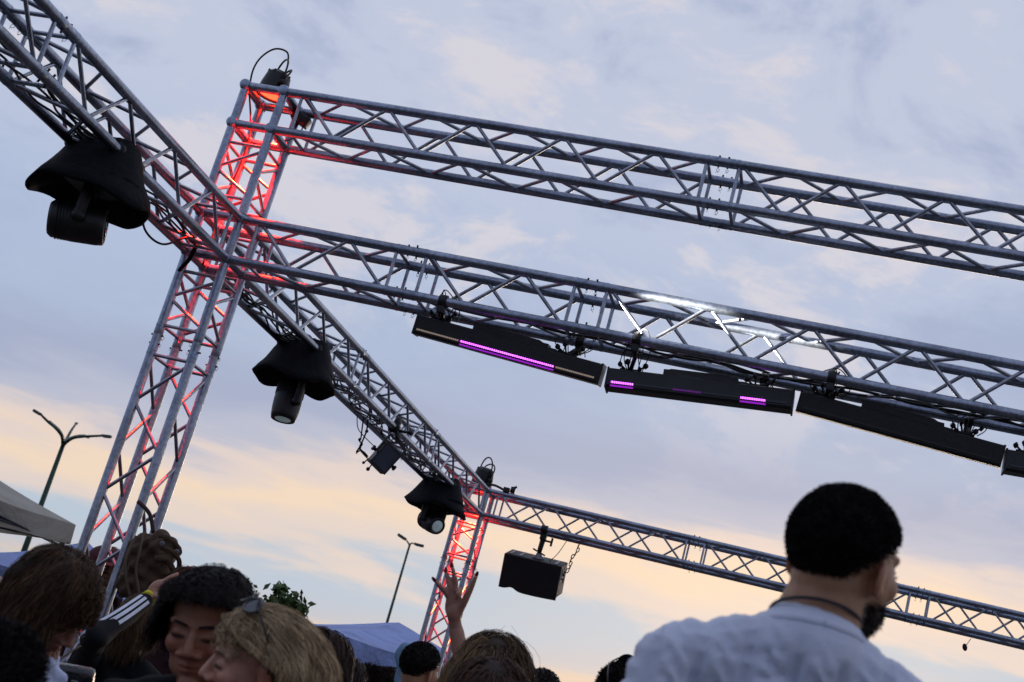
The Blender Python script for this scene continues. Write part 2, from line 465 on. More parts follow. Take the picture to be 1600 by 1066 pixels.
for (yy, lab) in ((0, 'flat steel base plate under the near tower'), (Y2, 'flat steel base plate under the far tower')):
    mb = MB(); mb.box((-d / 2, yy + d / 2, 0.01), (0.3, 0.3, 0.0095), bev=0.004)
    o = mb.build('base_plate', ALU3, None, False); tag(o, lab, 'base plate')


# ------------------------------------------------------------------ stage lights
CLOTH = mat('rain_cover_cloth', (0.006, 0.0065, 0.010), 0.85, 0, 0.4, 14, 0.7, 35, spec=0.2)
LENS = mat('lens_glass', (0.02, 0.025, 0.03), 0.05, 0, 0.1, spec=0.9)
GLINT = mat('lens_painted_glint', (0.5, 0.6, 0.65), 0.15, 0, 0.2, 30, emit=(0.62, 0.8, 0.85), estr=0.1)  # pale colour and weak emission paint a glint onto the lens
WPRINT = mat('white_print', (0.55, 0.55, 0.6), 0.6)
GREYM = mat('grey_metal', (0.22, 0.22, 0.24), 0.4, 0.6)

def pnoise(x, y, s):
    return math.sin(x * 1.7 + s) * math.cos(y * 2.3 - s * 1.3) * 0.6 + math.sin(x * 4.1 + y * 3.3 + s * 2) * 0.3 + math.sin(x * 9.0 - y * 7.0 + s) * 0.15

def hood_light(y, head, label, sc, rim_r, rim_z, seed, top_w=(0.135, 0.10)):
    """moving head hung upside down under the left beam, its base wrapped in a cloth rain hood"""
    c = Vector((-d / 2, y, Z0))
    root = empty('hooded_moving_light', c + Vector((0, 0, -0.55)), label, 'stage light', 'moving lights in rain hoods')
    # hood: stacked rings, rounded rectangle on top flaring to a wide soft rim
    n = 56; rings = []
    prof = [(0.06 + (rim_z - 0.06) * t_, max(0.0, t_ - 0.04 * math.sin(math.pi * t_))) for t_ in (0, 0.12, 0.25, 0.4, 0.55, 0.7, 0.85, 1.0)]
    vs = []; fs = []
    for i, (dz, t) in enumerate(prof):
        for k in range(n):
            a = 2 * math.pi * k / n
            ca, sa = math.cos(a), math.sin(a)
            # rounded rectangle radius
            p = 5.0
            rr = 1.0 / ((abs(ca) / top_w[0]) ** p + (abs(sa) / top_w[1]) ** p) ** (1 / p)
            r = rr * (1 - t) + rim_r * t * (1 + 0.05 * math.cos(2 * a + seed))
            r *= 1 + 0.022 * pnoise(a * 2, t * 4, seed) * (0.3 + t)
            z = dz + (0.018 * math.sin(3 * a + seed) + 0.012 * math.sin(5 * a - seed)) * t
            vs.append(c + Vector((ca * r, sa * r, z)))
    m_ = len(prof)
    for i in range(m_ - 1):
        for k in range(n):
            a = i * n + k; b = i * n + (k + 1) % n
            fs.append((a, a + n, b + n, b))
    # rolled hem and inner face
    base = len(vs)
    for (off, dz, t) in ((-0.012, -0.010, 1.0), (-0.03, 0.006, 1.0), (-0.10, 0.06, 1.0), (-0.18, 0.10, 1.0)):
        for k in range(n):
            a = 2 * math.pi * k / n
            v = vs[(m_ - 1) * n + k]; rad = Vector((math.cos(a), math.sin(a), 0))
            vs.append(v + rad * off + Vector((0, 0, dz)))
    prev = (m_ - 1) * n
    for j in range(4):
        cur = base + j * n
        for k in range(n): fs.append((prev + k, cur + k, cur + (k + 1) % n, prev + (k + 1) % n))
        prev = cur
    fs.append(tuple(reversed(range(n))))
    mb = MB(); mb.add(vs, fs); mb.build('rain_hood', CLOTH, root)
    # overlapping side flap with a strip of print
    mb = MB(); fv = []; nn = 9
    for i in range(nn):
        u = i / (nn - 1)
        for j in range(6):
            w = j / 5
            a = R_(-62 + 95 * w)
            t = u * 0.62
            rr = 1.0 / ((abs(math.cos(a)) / top_w[0]) ** 5 + (abs(math.sin(a)) / top_w[1]) ** 5) ** 0.2
            r = (rr * (1 - t) + rim_r * t) * 1.0 + 0.012
            fv.append(c + Vector((math.cos(a) * r, math.sin(a) * r, 0.05 - 0.20 * u + 0.02 * math.sin(w * 3))))
    mb.add(fv, [(i * 6 + j, (i + 1) * 6 + j, (i + 1) * 6 + j + 1, i * 6 + j + 1) for i in range(nn - 1) for j in range(5)])
    flap = mb.build('hood_flap', CLOTH, root)
    mb = MB()
    for q in range(5):
        a = R_(-14 + q * 4.2); r = top_w[0] * 1.0 + 0.030 + 0.001 * q
        pc = c + Vector((math.cos(a) * (r + 0.02), math.sin(a) * (r + 0.035), -0.035 - 0.002 * q))
        B_ = basis(Vector((-math.sin(a), math.cos(a), -0.25)), (0.35, 0, 1))
        mb.box(pc, (0.0045, 0.0015, 0.008), B_)
        if q % 2: mb.box(pc + Vector((0, 0.004, 0.006)), (0.004, 0.0015, 0.002), B_)
    mb.build('stitched_print', WPRINT, flap, False)
    # base, yoke and head
    mb = MB(); mb.box(c + Vector((0, 0, -0.12)), (0.14, 0.16, 0.045), bev=0.02); mb.build('base', BLACK, root, False)
    kind, hd, drop = head
    hc = c + Vector((0, 0, drop))
    hd = Vector(hd).normalized()
    side = hd.cross(Vector((0, 0, 1)))
    side = side.normalized() if side.length > 0.2 else Vector((0.8, -0.6, 0)).normalized()
    for sg in (-1, 1):
        mb = MB()
        p = spline([c + Vector((0, 0, -0.155)) + side * sg * 0.05, c + Vector((0, 0, -0.18)) + side * sg * 0.105 * sc, hc + side * sg * 0.108 * sc + Vector((0, 0, 0.05)), hc + side * sg * 0.104 * sc - Vector((0, 0, 0.02))], 5)
        mb.tube(p, [0.028 * sc] * (len(p) - 4) + [0.032 * sc, 0.035 * sc, 0.033 * sc, 0.022 * sc], 10)
        mb.build('yoke_arm', BLACK, root)
    mb = MB(); L_ = 0.27 * sc
    if kind == 'barrel':
        pr_ = [(-0.52, 0.02), (-0.52, 0.055), (-0.47, 0.074), (-0.25, 0.084), (0.0, 0.087), (0.2, 0.085), (0.36, 0.080), (0.46, 0.074), (0.47, 0.066), (0.455, 0.062)]
    else:
        pr_ = [(-0.5, 0.02), (-0.5, 0.07), (-0.44, 0.083), (-0.1, 0.090), (0.30, 0.090), (0.42, 0.086), (0.44, 0.076), (0.43, 0.07)]
    mb.lathe(hc, hd, [(h * L_, r * sc * 1.05) for h, r in pr_], 24)
    hb = mb.build('head', BLACK, root)
    mb = MB(); mb.lathe(hc + hd * L_ * 0.432, hd, [(0, 0.0), (0.0, 0.062 * sc), (0.008, 0.05 * sc), (0.012, 0.0)], 24); mb.build('lens', LENS if kind == 'barrel2' else GLINT, hb)
    for q in range(5):
        mb = MB(); mb.lathe(hc - hd * L_ * (0.16 + 0.05 * q), hd, [(-0.003, 0.085 * sc), (-0.003, 0.0935 * sc), (0.003, 0.0935 * sc), (0.003, 0.085 * sc)], 24); mb.build('cooling_fin', BLACKM, hb)
    # two clamps to the chords
    for yy in (-0.09, 0.09):
        for xx in (-d / 2, d / 2):
            mb = MB()
            cc = c + Vector((xx, yy, 0))
            mb.lathe(cc + Vector((0, -0.02, 0)), (0, 1, 0), [(0, 0.0275), (0, 0.037), (0.04, 0.037), (0.04, 0.0275)], 16)
            mb.box(cc + Vector((0, 0, -0.06)), (0.015, 0.02, 0.03))
            mb.build('clamp', BLACKM, root)
    return root, hc, hd, L_
spot_target = Vector((2.74, 0.13, Z0 + 0.215))
h1c = Vector((-d / 2, -1.22, Z0 - 0.345))
_, hc1, hd1, L1 = hood_light(-1.22, ('barrel2', (spot_target - h1c), -0.345), 'largest hooded black moving light, nearest, hanging at the upper left', 1.0, 0.285, -0.225, 0.4)
hood_light(1.63, ('barrel', (0.10, -0.12, -1), -0.36), 'hooded black light with its head pointing straight down, middle of three', 1.0, 0.29, -0.225, 2.1)
hood_light(5.42, ('barrel', (0.75, -0.62, -0.30), -0.35), 'smallest hooded black light, hung next to the far tower', 0.98, 0.285, -0.225, 4.4)
def spot(name, loc, target, energy, col, size, blend, radius, parent=None):
    l = bpy.data.lights.new(name, 'SPOT'); l.energy = energy; l.color = col; l.spot_size = R_(size); l.spot_blend = blend; l.shadow_soft_size = radius
    o = bpy.data.objects.new(name, l); COL.objects.link(o)
    o.location = loc; o.rotation_euler = (Vector(target) - Vector(loc)).to_track_quat('-Z', 'Y').to_euler()
    return o
spot('moving_light_beam', hc1 + hd1 * (L1 * 0.5 + 0.03), spot_target, 24000, (1.0, 0.95, 0.84), 5.4, 0.55, 0.03)

def par_can(c, axis, label, sc=1.0, cable=None):
    c = Vector(c); axis = Vector(axis).normalized()
    root = empty('par_light', c - axis * 0.0, label, 'stage light')
    mb = MB(); mb.lathe(c, axis, [(-0.10 * sc, 0.02), (-0.10 * sc, 0.055 * sc), (-0.075 * sc, 0.082 * sc), (0.0, 0.096 * sc), (0.06 * sc, 0.1 * sc), (0.062 * sc, 0.107 * sc), (0.085 * sc, 0.107 * sc), (0.085 * sc, 0.09 * sc), (0.07 * sc, 0.088 * sc)], 20)
    b = mb.build('housing', BLACK, root); b.data.set_sharp_from_angle(angle=R_(35))
    for k in range(8):
        a = 2 * math.pi * k / 8; u = axis.orthogonal().normalized(); w = axis.cross(u); r_ = (u * math.cos(a) + w * math.sin(a))
        mb = MB(); mb.box(c + r_ * 0.068 * sc - axis * 0.06 * sc, (0.003, 0.016 * sc, 0.028 * sc), basis(r_.cross(axis), axis)); mb.build('cooling_fin', BLACKM, b, False)
    mb = MB(); mb.lathe(c + axis * 0.072 * sc, axis, [(0, 0), (0, 0.087 * sc), (0.006, 0.06 * sc), (0.008, 0)], 20)
    mb.build('lens', mat('red_lens', (0.4, 0.01, 0.01), 0.2, emit=(1, 0.03, 0.01), estr=9.0), root)
    u = axis.orthogonal().normalized(); w = axis.cross(u)
    for off, ext in ((0.0, 0.2), (0.35, 0.155)):
        mb = MB()
        q = Quaternion(w, off)
        pts = [c + w * 0.112 * sc * math.cos(t) + (q @ (-axis)) * ext * sc * math.sin(t) ** 0.6 for t in np.linspace(0, math.pi, 15)]
        mb.tube(pts, 0.007 * sc, 8); mb.build('yoke', BLACKM, root)
    for s_ in (-1, 1):
        mb = MB(); mb.lathe(c + w * s_ * 0.095 * sc, w * s_, [(0, 0.012), (0.03 * sc, 0.012), (0.03 * sc, 0.022 * sc), (0.05 * sc, 0.022 * sc), (0.05 * sc, 0.0)], 10); mb.build('knob', BLACKM, root)
    return root
tt = Vector((-d / 2, d / 2, Z0 + ZT + d))
p1 = par_can(tt + Vector((-0.02, 0.01, 0.09)), (-0.08, 0.02, -1), 'black red-beam light on top of the tall near tower', 0.85)
mb = MB(); a_ = tt + Vector((0, 0, 0.24))
mb.tube(spline([a_ + Vector((0.02, 0, -0.02)), a_ + Vector((0.0, -0.02, 0.055)), a_ + Vector((-0.07, -0.06, 0.04)), a_ + Vector((-0.13, -0.08, -0.07)), a_ + Vector((-0.13, -0.06, -0.22)), a_ + Vector((-0.07, 0.02, -0.5)), a_ + Vector((-0.1, 0.05, -0.9)), a_ + Vector((-0.07, 0.0, -1.3))], 8), 0.0055, 8)
o = mb.build('power_cable', RUBBER); tag(o, 'black cable arching from the light on top of the near tower', 'cable')
mb = MB(); b_ = tt + Vector((0.16, 0.10, -0.05))
mb.box(b_, (0.055, 0.035, 0.03), basis((1, 0.2, -0.4)), 0.008); mb.tube([b_ + Vector((-0.03, 0, 0)), tt + Vector((0.06, 0.0, 0.05))], 0.012, 8)
mb.tube(spline([b_ + Vector((0.03, 0, -0.02)), b_ + Vector((0.02, -0.02, -0.12)), b_ + Vector((-0.06, -0.03, -0.16)), b_ + Vector((-0.1, 0, -0.07))], 6), 0.004, 6)
o = mb.build('power_box', BLACKM); tag(o, 'small black connector box fixed behind the near tower top', 'connector')
for k_ in range(1):
    spot('red_tower_light', tt + Vector((0.0, 0.01, -0.012)), (-d / 2 - 0.0, d / 2, 0), 2000, (1.0, 0.010, 0.002), 52, 0.35, 0.06)
t2 = Vector((-d / 2, Y2 + d / 2, Z0 + d))
par_can(t2 + Vector((0.01, -0.02, 0.13)), (-0.1, 0.22, -1), 'black light with two looped brackets on top of the far tower', 1.05)
spot('red_tower_light', t2 + Vector((0, 0, -0.02)), (-d / 2, Y2 + d / 2, 0), 3400, (1.0, 0.010, 0.002), 54, 0.35, 0.06)
mb = MB()
mb.box(t2 + Vector((0.30, -0.12, 0.045)), (0.03, 0.03, 0.025), bev=0.006); mb.box(t2 + Vector((0.36, -0.12, 0.06)), (0.02, 0.02, 0.03)); mb.tube([t2 + Vector((0.36, -0.12, 0.08)), t2 + Vector((0.39, -0.12, 0.10))], 0.012, 8)
mb.tube(spline([t2 + Vector((0.05, -0.08, 0.05)), t2 + Vector((0.16, -0.1, 0.07)), t2 + Vector((0.28, -0.12, 0.04))], 6), 0.012, 6)
o = mb.build('rigging_clamp', BLACKM); tag(o, 'small black clamp on the far beam beside the far tower light', 'clamp')

# ------------------------------------------------------------------ light bars
def led_mat(name, col, base, strength, pitch):
    m, nt, b = nodes_of(name); L = nt.links.new
    tcn = nt.nodes.new('ShaderNodeTexCoord'); sp = nt.nodes.new('ShaderNodeSeparateXYZ'); L(tcn.outputs['Object'], sp.inputs[0])
    mm = nt.nodes.new('ShaderNodeMath'); mm.operation = 'MULTIPLY'; mm.inputs[1].default_value = 2 * math.pi / pitch; L(sp.outputs[0], mm.inputs[0])
    sn = nt.nodes.new('ShaderNodeMath'); sn.operation = 'SINE'; L(mm.outputs[0], sn.inputs[0])
    mr = nt.nodes.new('ShaderNodeMapRange'); mr.inputs[1].default_value = -0.4; mr.inputs[2].default_value = 0.9; mr.inputs[3].default_value = strength * 0.25; mr.inputs[4].default_value = strength
    L(sn.outputs[0], mr.inputs[0]); L(mr.outputs[0], b.inputs['Emission Strength'])
    b.inputs['Emission Color'].default_value = (*col, 1); b.inputs['Base Color'].default_value = (*base, 1); b.inputs['Roughness'].default_value = 0.3
    _mats[name] = m; return m
LED_P = led_mat('led_purple', (0.62, 0.09, 1.0), (0.2, 0.05, 0.3), 6.0, 0.0115)
LED_D = led_mat('led_purple_dim', (0.35, 0.02, 0.6), (0.1, 0.02, 0.15), 0.25, 0.0145)
LED_W = led_mat('led_off_warm_glow', (0.85, 0.6, 0.4), (0.5, 0.42, 0.34), 0.3, 0.0115)  # LEDs that are off, their beige look painted with faint warm emission
LED_O = led_mat('led_unlit', (0.1, 0.1, 0.1), (0.03, 0.03, 0.035), 0.02, 0.0145)
LEDGLOW = mat('purple_painted_glow', (0.25, 0.05, 0.4), 0.4, emit=(0.45, 0.02, 0.8), estr=0.6)  # emissive stand-in for the purple glow below the lit strips
def light_bar(pl, pr_, label, segs, pitch_deg, hgt=0.105):
    """pl, pr_: lower front edge ends; x along the bar, y away from the viewer"""
    pl = Vector(pl); pr_ = Vector(pr_); L_ = (pr_ - pl).length
    M = basis(pr_ - pl, (0, 0, 1))
    M = Matrix.Rotation(R_(pitch_deg), 3, M.col[0]) @ M
    root = bpy.data.objects.new('light_bar', None); COL.objects.link(root)
    root.matrix_basis = Matrix.Translation(pl) @ M.to_4x4()
    tag(root, label, 'light bar', 'light bars under the lower beam')
    W = root.matrix_basis
    def P(x, y, z): return W @ Vector((x, y, z))
    # housing: profile with chamfered lower front edge, extruded
    pf = [(0.0, 0.012), (0.014, 0.0), (0.075, 0.0), (0.09, 0.015), (0.09, hgt - 0.01), (0.08, hgt), (0.008, hgt), (0.0, hgt - 0.008)]
    n = len(pf); mb = MB()
    vs = [P(0, y, z) for y, z in pf] + [P(L_, y, z) for y, z in pf]
    mb.add(vs, [(k, k + n, (k + 1) % n + n, (k + 1) % n) for k in range(n)] + [tuple(range(n)), tuple(reversed(range(n, 2 * n)))])
    hs = mb.build('housing', BLACK, root, False)
    # raised driver box on top, stepped at its right end
    mb = MB()
    x0, x1, x2 = L_ * 0.30, L_ * 0.70, L_ * 0.765
    prof = [(x0, hgt - 0.002), (x0, hgt + 0.030), (x0 + 0.03, hgt + 0.032), (x0 + 0.035, hgt + 0.036), (x1 - 0.05, hgt + 0.036), (x1 - 0.03, hgt + 0.028), (x1, hgt + 0.028), (x1 + 0.004, hgt + 0.012), (x2 - 0.02, hgt + 0.012), (x2, hgt - 0.002)]
    k_ = len(prof)
    vs = [P(x, 0.012, z) for x, z in prof] + [P(x, 0.078, z) for x, z in prof]
    mb.add(vs, [(q, q + k_, (q + 1) % k_ + k_, (q + 1) % k_) for q in range(k_)] + [tuple(reversed(range(k_))), tuple(range(k_, 2 * k_))])
    mb.build('driver_box', BLACK, root, False)
    for xe in (0.0, L_):
        mb = MB(); mb.box(P(xe + (0.004 if xe == 0 else -0.004), 0.045, hgt / 2), (0.005, 0.047, hgt / 2 + 0.003), M, 0.002); mb.build('end_cap', BLACKM, root, False)
    # led strip in the chamfer
    for (a, b, m_) in segs:
        mb = MB(); z = 0.0255
        mb.box(P((a + b) / 2 * L_, -0.0015, z), ((b - a) / 2 * L_ - 0.002, 0.0035, 0.0042), M)
        o = mesh_obj('led_strip', [W.inverted() @ v for v in mb.v], mb.f, m_, root, False)
        if m_ is LED_P:
            mb = MB(); mb.box(P((a + b) / 2 * L_, 0.0035, 0.0085), ((b - a) / 2 * L_, 0.002, 0.0042), Matrix.Rotation(R_(42), 3, M.col[0]) @ M); mb.build('led_glow_block', LEDGLOW, root, False)  # added glowing block, imitates the strip's purple glow on the housing
    # clamps with knobs, and the little cable loops beside them
    for xe in (0.115, 0.80):
        cx = P(xe * L_, 0.045, hgt)
        chz = Z0 + 0.0
        top = Vector((cx.x, 0.12 if cx.y > 0.05 else 0.06, chz - 0.0))
        cl = MB()
        ybar = 0.24 if xe > 0.5 else 0.0
        cc = Vector((cx.x + 0.02, ybar, Z0))
        cl.lathe(cc - Vector((0.02, 0, 0)), (1, 0, 0), [(0, 0.0268), (0, 0.036), (0.04, 0.036), (0.04, 0.0268)], 14)
        cl.box(cc + Vector((0, 0, -0.045)), (0.018, 0.02, 0.022), bev=0.004)
        cl.tube([cc + Vector((0, 0, -0.05)), (cc + cx) / 2 + Vector((0.01, 0, -0.005)), cx], 0.011, 8)
        cl.box(cx + Vector((0, 0, 0.008)), (0.05, 0.02, 0.006), M)
        c_ = cl.build('clamp', BLACKM, root)
        for (kx, kz) in ((-0.055, 0.03), (0.05, 0.022), (0.075, 0.045), (-0.02, 0.05)):
            kb = MB(); kp = cx + Vector((kx, -0.02, kz))
            kb.ball(kp, random.uniform(0.010, 0.016), None, 10, 6); kb.tube([kp, cx + Vector((kx * 0.4, 0, 0.012))], 0.005, 6)
            kb.tube([kp + Vector((0.0, -0.02, 0.006)), kp + Vector((0.0, 0.02, -0.006))], 0.006, 6)
            kb.build('knob', BLACKM, c_)
        for q in range(3):
            kb = MB(); o0 = cx + Vector((random.uniform(-0.06, 0.06), 0, 0.0))
            kb.tube(spline([o0, o0 + Vector((random.uniform(-0.05, 0.05), -0.03, 0.07)), cc + Vector((random.uniform(-0.04, 0.07), -0.02, random.uniform(0.02, 0.06))), cc + Vector((random.uniform(0.0, 0.1), 0.02, -0.02)), cx + Vector((random.uniform(0.03, 0.1), 0, 0.01))], 6), 0.0028, 6)
            kb.build('safety_cable', RUBBER, c_)
    return root
YB = 0.075
def bp(px, py): return on_plane(px, py, 1, YB)
light_bar(bp(643, 520), bp(934, 600), 'light bar glowing purple along its middle, first from the near tower', [(0.02, 0.255, LED_W), (0.26, 0.765, LED_P), (0.77, 0.975, LED_W)], 8)
light_bar(bp(944, 603), bp(1238, 639), 'light bar with two short purple strips, second from the near tower', [(0.03, 0.155, LED_P), (0.16, 0.36, LED_O), (0.365, 0.52, LED_D), (0.525, 0.72, LED_O), (0.725, 0.86, LED_P), (0.865, 0.97, LED_O)], -6)
light_bar(bp(1243, 642), bp(1563, 730), 'unlit black light bar seen whole, third from the near tower', [(0.03, 0.97, LED_O)], 10)
light_bar(bp(1568, 734), bp(1868, 786), 'unlit black light bar cut by the right edge', [(0.03, 0.97, LED_O)], -2)

# ------------------------------------------------------------------ flood light
def cv(x, y, z): return (RIGHT * x + DOWN * y + FWD * z)
def flood():
    c = at(603, 716, 10.75)
    u = cv(0.66, 0.70, 0.25).normalized(); v = cv(0.62, -0.72, 0.30); v = (v - u * v.dot(u)).normalized(); n = u.cross(v)
    if n.dot(FWD) > 0: n = -n                        # n: out of the glass, towards the viewer
    M = Matrix((u, v, n)).transposed()
    root = empty('flood_light', c + Vector((0, 0, 0.0)), 'square black flood light with glass front, tilted under the receding beam', 'flood light')
    mb = MB(); mb.box(c - n * 0.05, (0.078, 0.098, 0.05), M, 0.008); hs = mb.build('housing', BLACK, root, False)
    mb = MB(); mb.box(c - n * 0.12, (0.06, 0.078, 0.03), M, 0.01); mb.build('rear_cover', BLACKM, root, False)
    mb = MB(); mb.box(c + n * 0.003, (0.066, 0.086, 0.002), M); mb.build('glass', mat('flood_glass', (0.08, 0.09, 0.13), 0.04, 0.5, 0.3, spec=1.0), root, False)
    for (a, b, ha, hb) in ((0, 0.092, 0.078, 0.007), (0, -0.092, 0.078, 0.007), (0.072, 0, 0.007, 0.085), (-0.072, 0, 0.007, 0.085)):
        mb = MB(); mb.box(c + u * a + v * b + n * 0.004, (ha, hb, 0.004), M); mb.build('bezel', BLACKM, hs, False)
    for k in range(6):
        mb = MB(); mb.box(c - n * 0.10 + u * (-0.05 + 0.02 * k), (0.002, 0.085, 0.025), M); mb.build('cooling_fin', BLACKM, hs, False)
    piv = Vector((0.0, 3.42, Z0))
    for s_ in (-1, 1):
        mb = MB(); p0 = c - n * 0.05 + u * s_ * 0.086; p1 = c - n * 0.06 + v * 0.16 + u * s_ * 0.086
        mb.box((p0 + p1) / 2, ((p1 - p0).length / 2, 0.014, 0.005), basis(p1 - p0, u)); mb.build('yoke_arm', BLACKM, root, False)
        mb = MB(); mb.lathe(p0, u * s_, [(0, 0.014), (0.02, 0.014), (0.02, 0.022), (0.035, 0.022), (0.035, 0)], 10); mb.build('knob', BLACKM, root)
    mb = MB(); p2 = c - n * 0.06 + v * 0.165; mb.box(p2, (0.09, 0.014, 0.006), basis(u, v)); mb.build('yoke_bridge', BLACKM, root, False)
    mb = MB(); mb.tube([p2, (p2 + piv) / 2 + Vector((0.01, 0, 0)), piv], 0.02, 10); mb.lathe(piv - Vector((0, 0.025, 0)), (0, 1, 0), [(0, 0.0268), (0, 0.042), (0.05, 0.042), (0.05, 0.0268)], 16)
    mb.ball(piv + Vector((0.0, 0.03, 0.05)), (0.03, 0.035, 0.045)); mb.tube([piv + Vector((0.02, 0, -0.02)), piv + Vector((0.12, 0.02, -0.01))], 0.012, 8); mb.ball(piv + Vector((0.13, 0.02, -0.01)), 0.022, None, 10, 8)
    mb.build('clamp', BLACKM, root)
    def q(px, py, D=10.75): return at(px, py, D)
    for pts, r in (([q(558, 650), q(559, 668), q(567, 680), q(584, 697)], 0.004), ([q(568, 652), q(564, 684), q(562, 690), q(566, 694), q(557, 706), q(562, 704), q(564, 697)], 0.006),
                   ([q(575, 655), q(573, 672), q(567, 688), q(562, 700), q(570, 708), q(575, 714)], 0.007), ([q(557, 709), q(561, 700), q(565, 706), q(574, 716)], 0.006), ([q(576, 716), q(570, 722), q(568, 723)], 0.005), ([q(581, 726), q(577, 731), q(575, 733)], 0.005)):
        mb = MB(); mb.tube(spline(pts, 6), r, 6); mb.build('cable', RUBBER, root)
    for (px, py, r) in ((573, 674, 0.014), (562, 687, 0.013), (568, 723, 0.012), (575, 733, 0.016)):
        mb = MB(); mb.ball(q(px, py), (r, r * 0.8, r), None, 10, 7); mb.build('connector', BLACKM, root)
flood()

# ------------------------------------------------------------------ loudspeaker
def speaker():
    ph = R_(19)
    X = Vector((1, 0.0, 0.0)); fn = Vector((0, -math.cos(ph), -math.sin(ph))); up = Vector((0, -math.sin(ph), math.cos(ph)))
    M = Matrix((X, -fn, up)).transposed()
    c = on_plane(829, 897, 1, Y2 + 0.02) + Vector((0, 0.13, 0.03))
    root = empty('loudspeaker', c, 'black loudspeaker box hanging from the far beam by clamp and chain', 'loudspeaker')
    W, H, Dp = 0.285, 0.155, 0.13
    mb = MB(); mb.box(c, (W, Dp, H), M, 0.012); mb.build('cabinet', mat('speaker_paint', (0.02, 0.02, 0.023), 0.55, 0, 0.3, 30, 0.3, 120), root, False)
    g = mat('speaker_grille', (0.006, 0.006, 0.007), 0.7, 0, 0.3, 60, 0.4, 200)
    # foam-backed grille with a sagging lower edge
    n = 24; fr = []; 
    for i in range(n + 1):
        t = i / n; x = -W + 2 * W * t
        low = -H - 0.02 + 0.028 * math.exp(-((t - 0.22) / 0.09) ** 2) - 0.012 * math.sin(t * 3.1)
        fr.append((x, low))
    pts = [(x, z) for x, z in fr] + [(W, H - 0.004), (-W, H - 0.004)]
    k = len(pts); mb = MB()
    vs = [c + M @ Vector((x, -Dp - 0.014, z)) for x, z in pts] + [c + M @ Vector((x, -Dp + 0.002, z)) for x, z in pts]
    mb.add(vs, [tuple(range(k)), tuple(reversed(range(k, 2 * k)))] + [(q, q + k, (q + 1) % k + k, (q + 1) % k) for q in range(k)])
    mb.build('grille', g, root, False)
    for x in (-0.235, -0.14, 0.215):
        mb = MB(); mb.box(c + M @ Vector((x, -0.03, H + 0.003)), (0.012, 0.085, 0.003), M, 0.001); mb.build('fixing_strap', GREYM, root, False)
    for x in (-W - 0.004,):
        mb = MB(); mb.box(c + M @ Vector((x, 0, 0.02)), (0.006, 0.05, 0.06), M, 0.004); mb.build('side_handle', BLACKM, root, False)
    m0 = c + M @ Vector((0.02, -0.02, H)); top = Vector((m0.x + 0.005, Y2 + 0.06, Z0 - 0.0))
    mb = MB(); mb.lathe(m0, up, [(0, 0.06), (0.01, 0.06), (0.03, 0.03), (0.05, 0.025), (0.05, 0)], 16); mb.build('swivel_foot', GREYM, root)
    mb = MB(); mb.tube([m0 + up * 0.04, m0 + up * 0.09, top - Vector((0, 0, 0.04)), top], [0.018, 0.024, 0.028, 0.026], 10)
    mb.box(top - Vector((0, 0.02, 0.05)), (0.03, 0.03, 0.05), bev=0.006)
    mb.tube([m0 + up * 0.06 + Vector((-0.07, 0, 0.02)), m0 + up * 0.06 + Vector((0.06, 0, -0.02))], 0.008, 6)
    mb.tube([top + Vector((0, -0.02, -0.1)), top + Vector((0.09, -0.02, -0.1))], 0.010, 8); mb.tube([top + Vector((0.09, -0.02, -0.06)), top + Vector((0.09, -0.02, -0.14))], 0.011, 8)
    mb.lathe(Vector((top.x - 0.03, Y2, Z0)), (1, 0, 0), [(0, 0.0268), (0, 0.038), (0.06, 0.038), (0.06, 0.0268)], 14)
    mb.build('clamp', BLACKM, root)
    ch0 = Vector((c.x + 0.34, Y2 + 0.24, Z0 - 0.03)); ch1 = c + M @ Vector((W + 0.005, -0.03, -0.02)); nlk = 11
    for i in range(nlk):
        p = ch0.lerp(ch1, (i + 0.5) / nlk) + Vector((0.012 * math.sin(i * 1.3), 0, 0)); l = (ch1 - ch0).length / nlk * 0.62
        B_ = basis(ch1 - ch0, (0, 1, 0) if i % 2 else (1, 0.2, 0.4))
        mb = MB(); pts = [p + B_ @ Vector((math.cos(a) * l, math.sin(a) * l * 0.5, 0)) for a in np.linspace(0, 2 * math.pi, 13)]
        mb.tube(pts, 0.005, 6, cap=False); mb.build('chain_link', STEEL, root)
    mb = MB(); s0 = c + M @ Vector((0.13, 0.0, H)); mb.tube(spline([s0, s0 + Vector((0.04, 0, 0.05)), s0 + Vector((0.07, 0.02, 0.12)), Vector((s0.x + 0.10, Y2 + 0.2, Z0 + 0.0))], 6), 0.004, 6); mb.build('signal_cable', RUBBER, root)
speaker()
mb = MB(); g0 = on_plane(1517, 998, 1, Y2 + 0.24); g1 = on_plane(1510, 1008, 1, Y2 + 0.24)
mb.tube([g0, g1], 0.003, 6); mb.ball(g1 - (g0 - g1) * 0.35, (0.022, 0.015, 0.034), basis((1, 0, 0.3)), 10, 8)
o = mb.build('dangling_plug', RUBBER); tag(o, 'tiny dark plug dangling below the far beam at the right', 'plug')

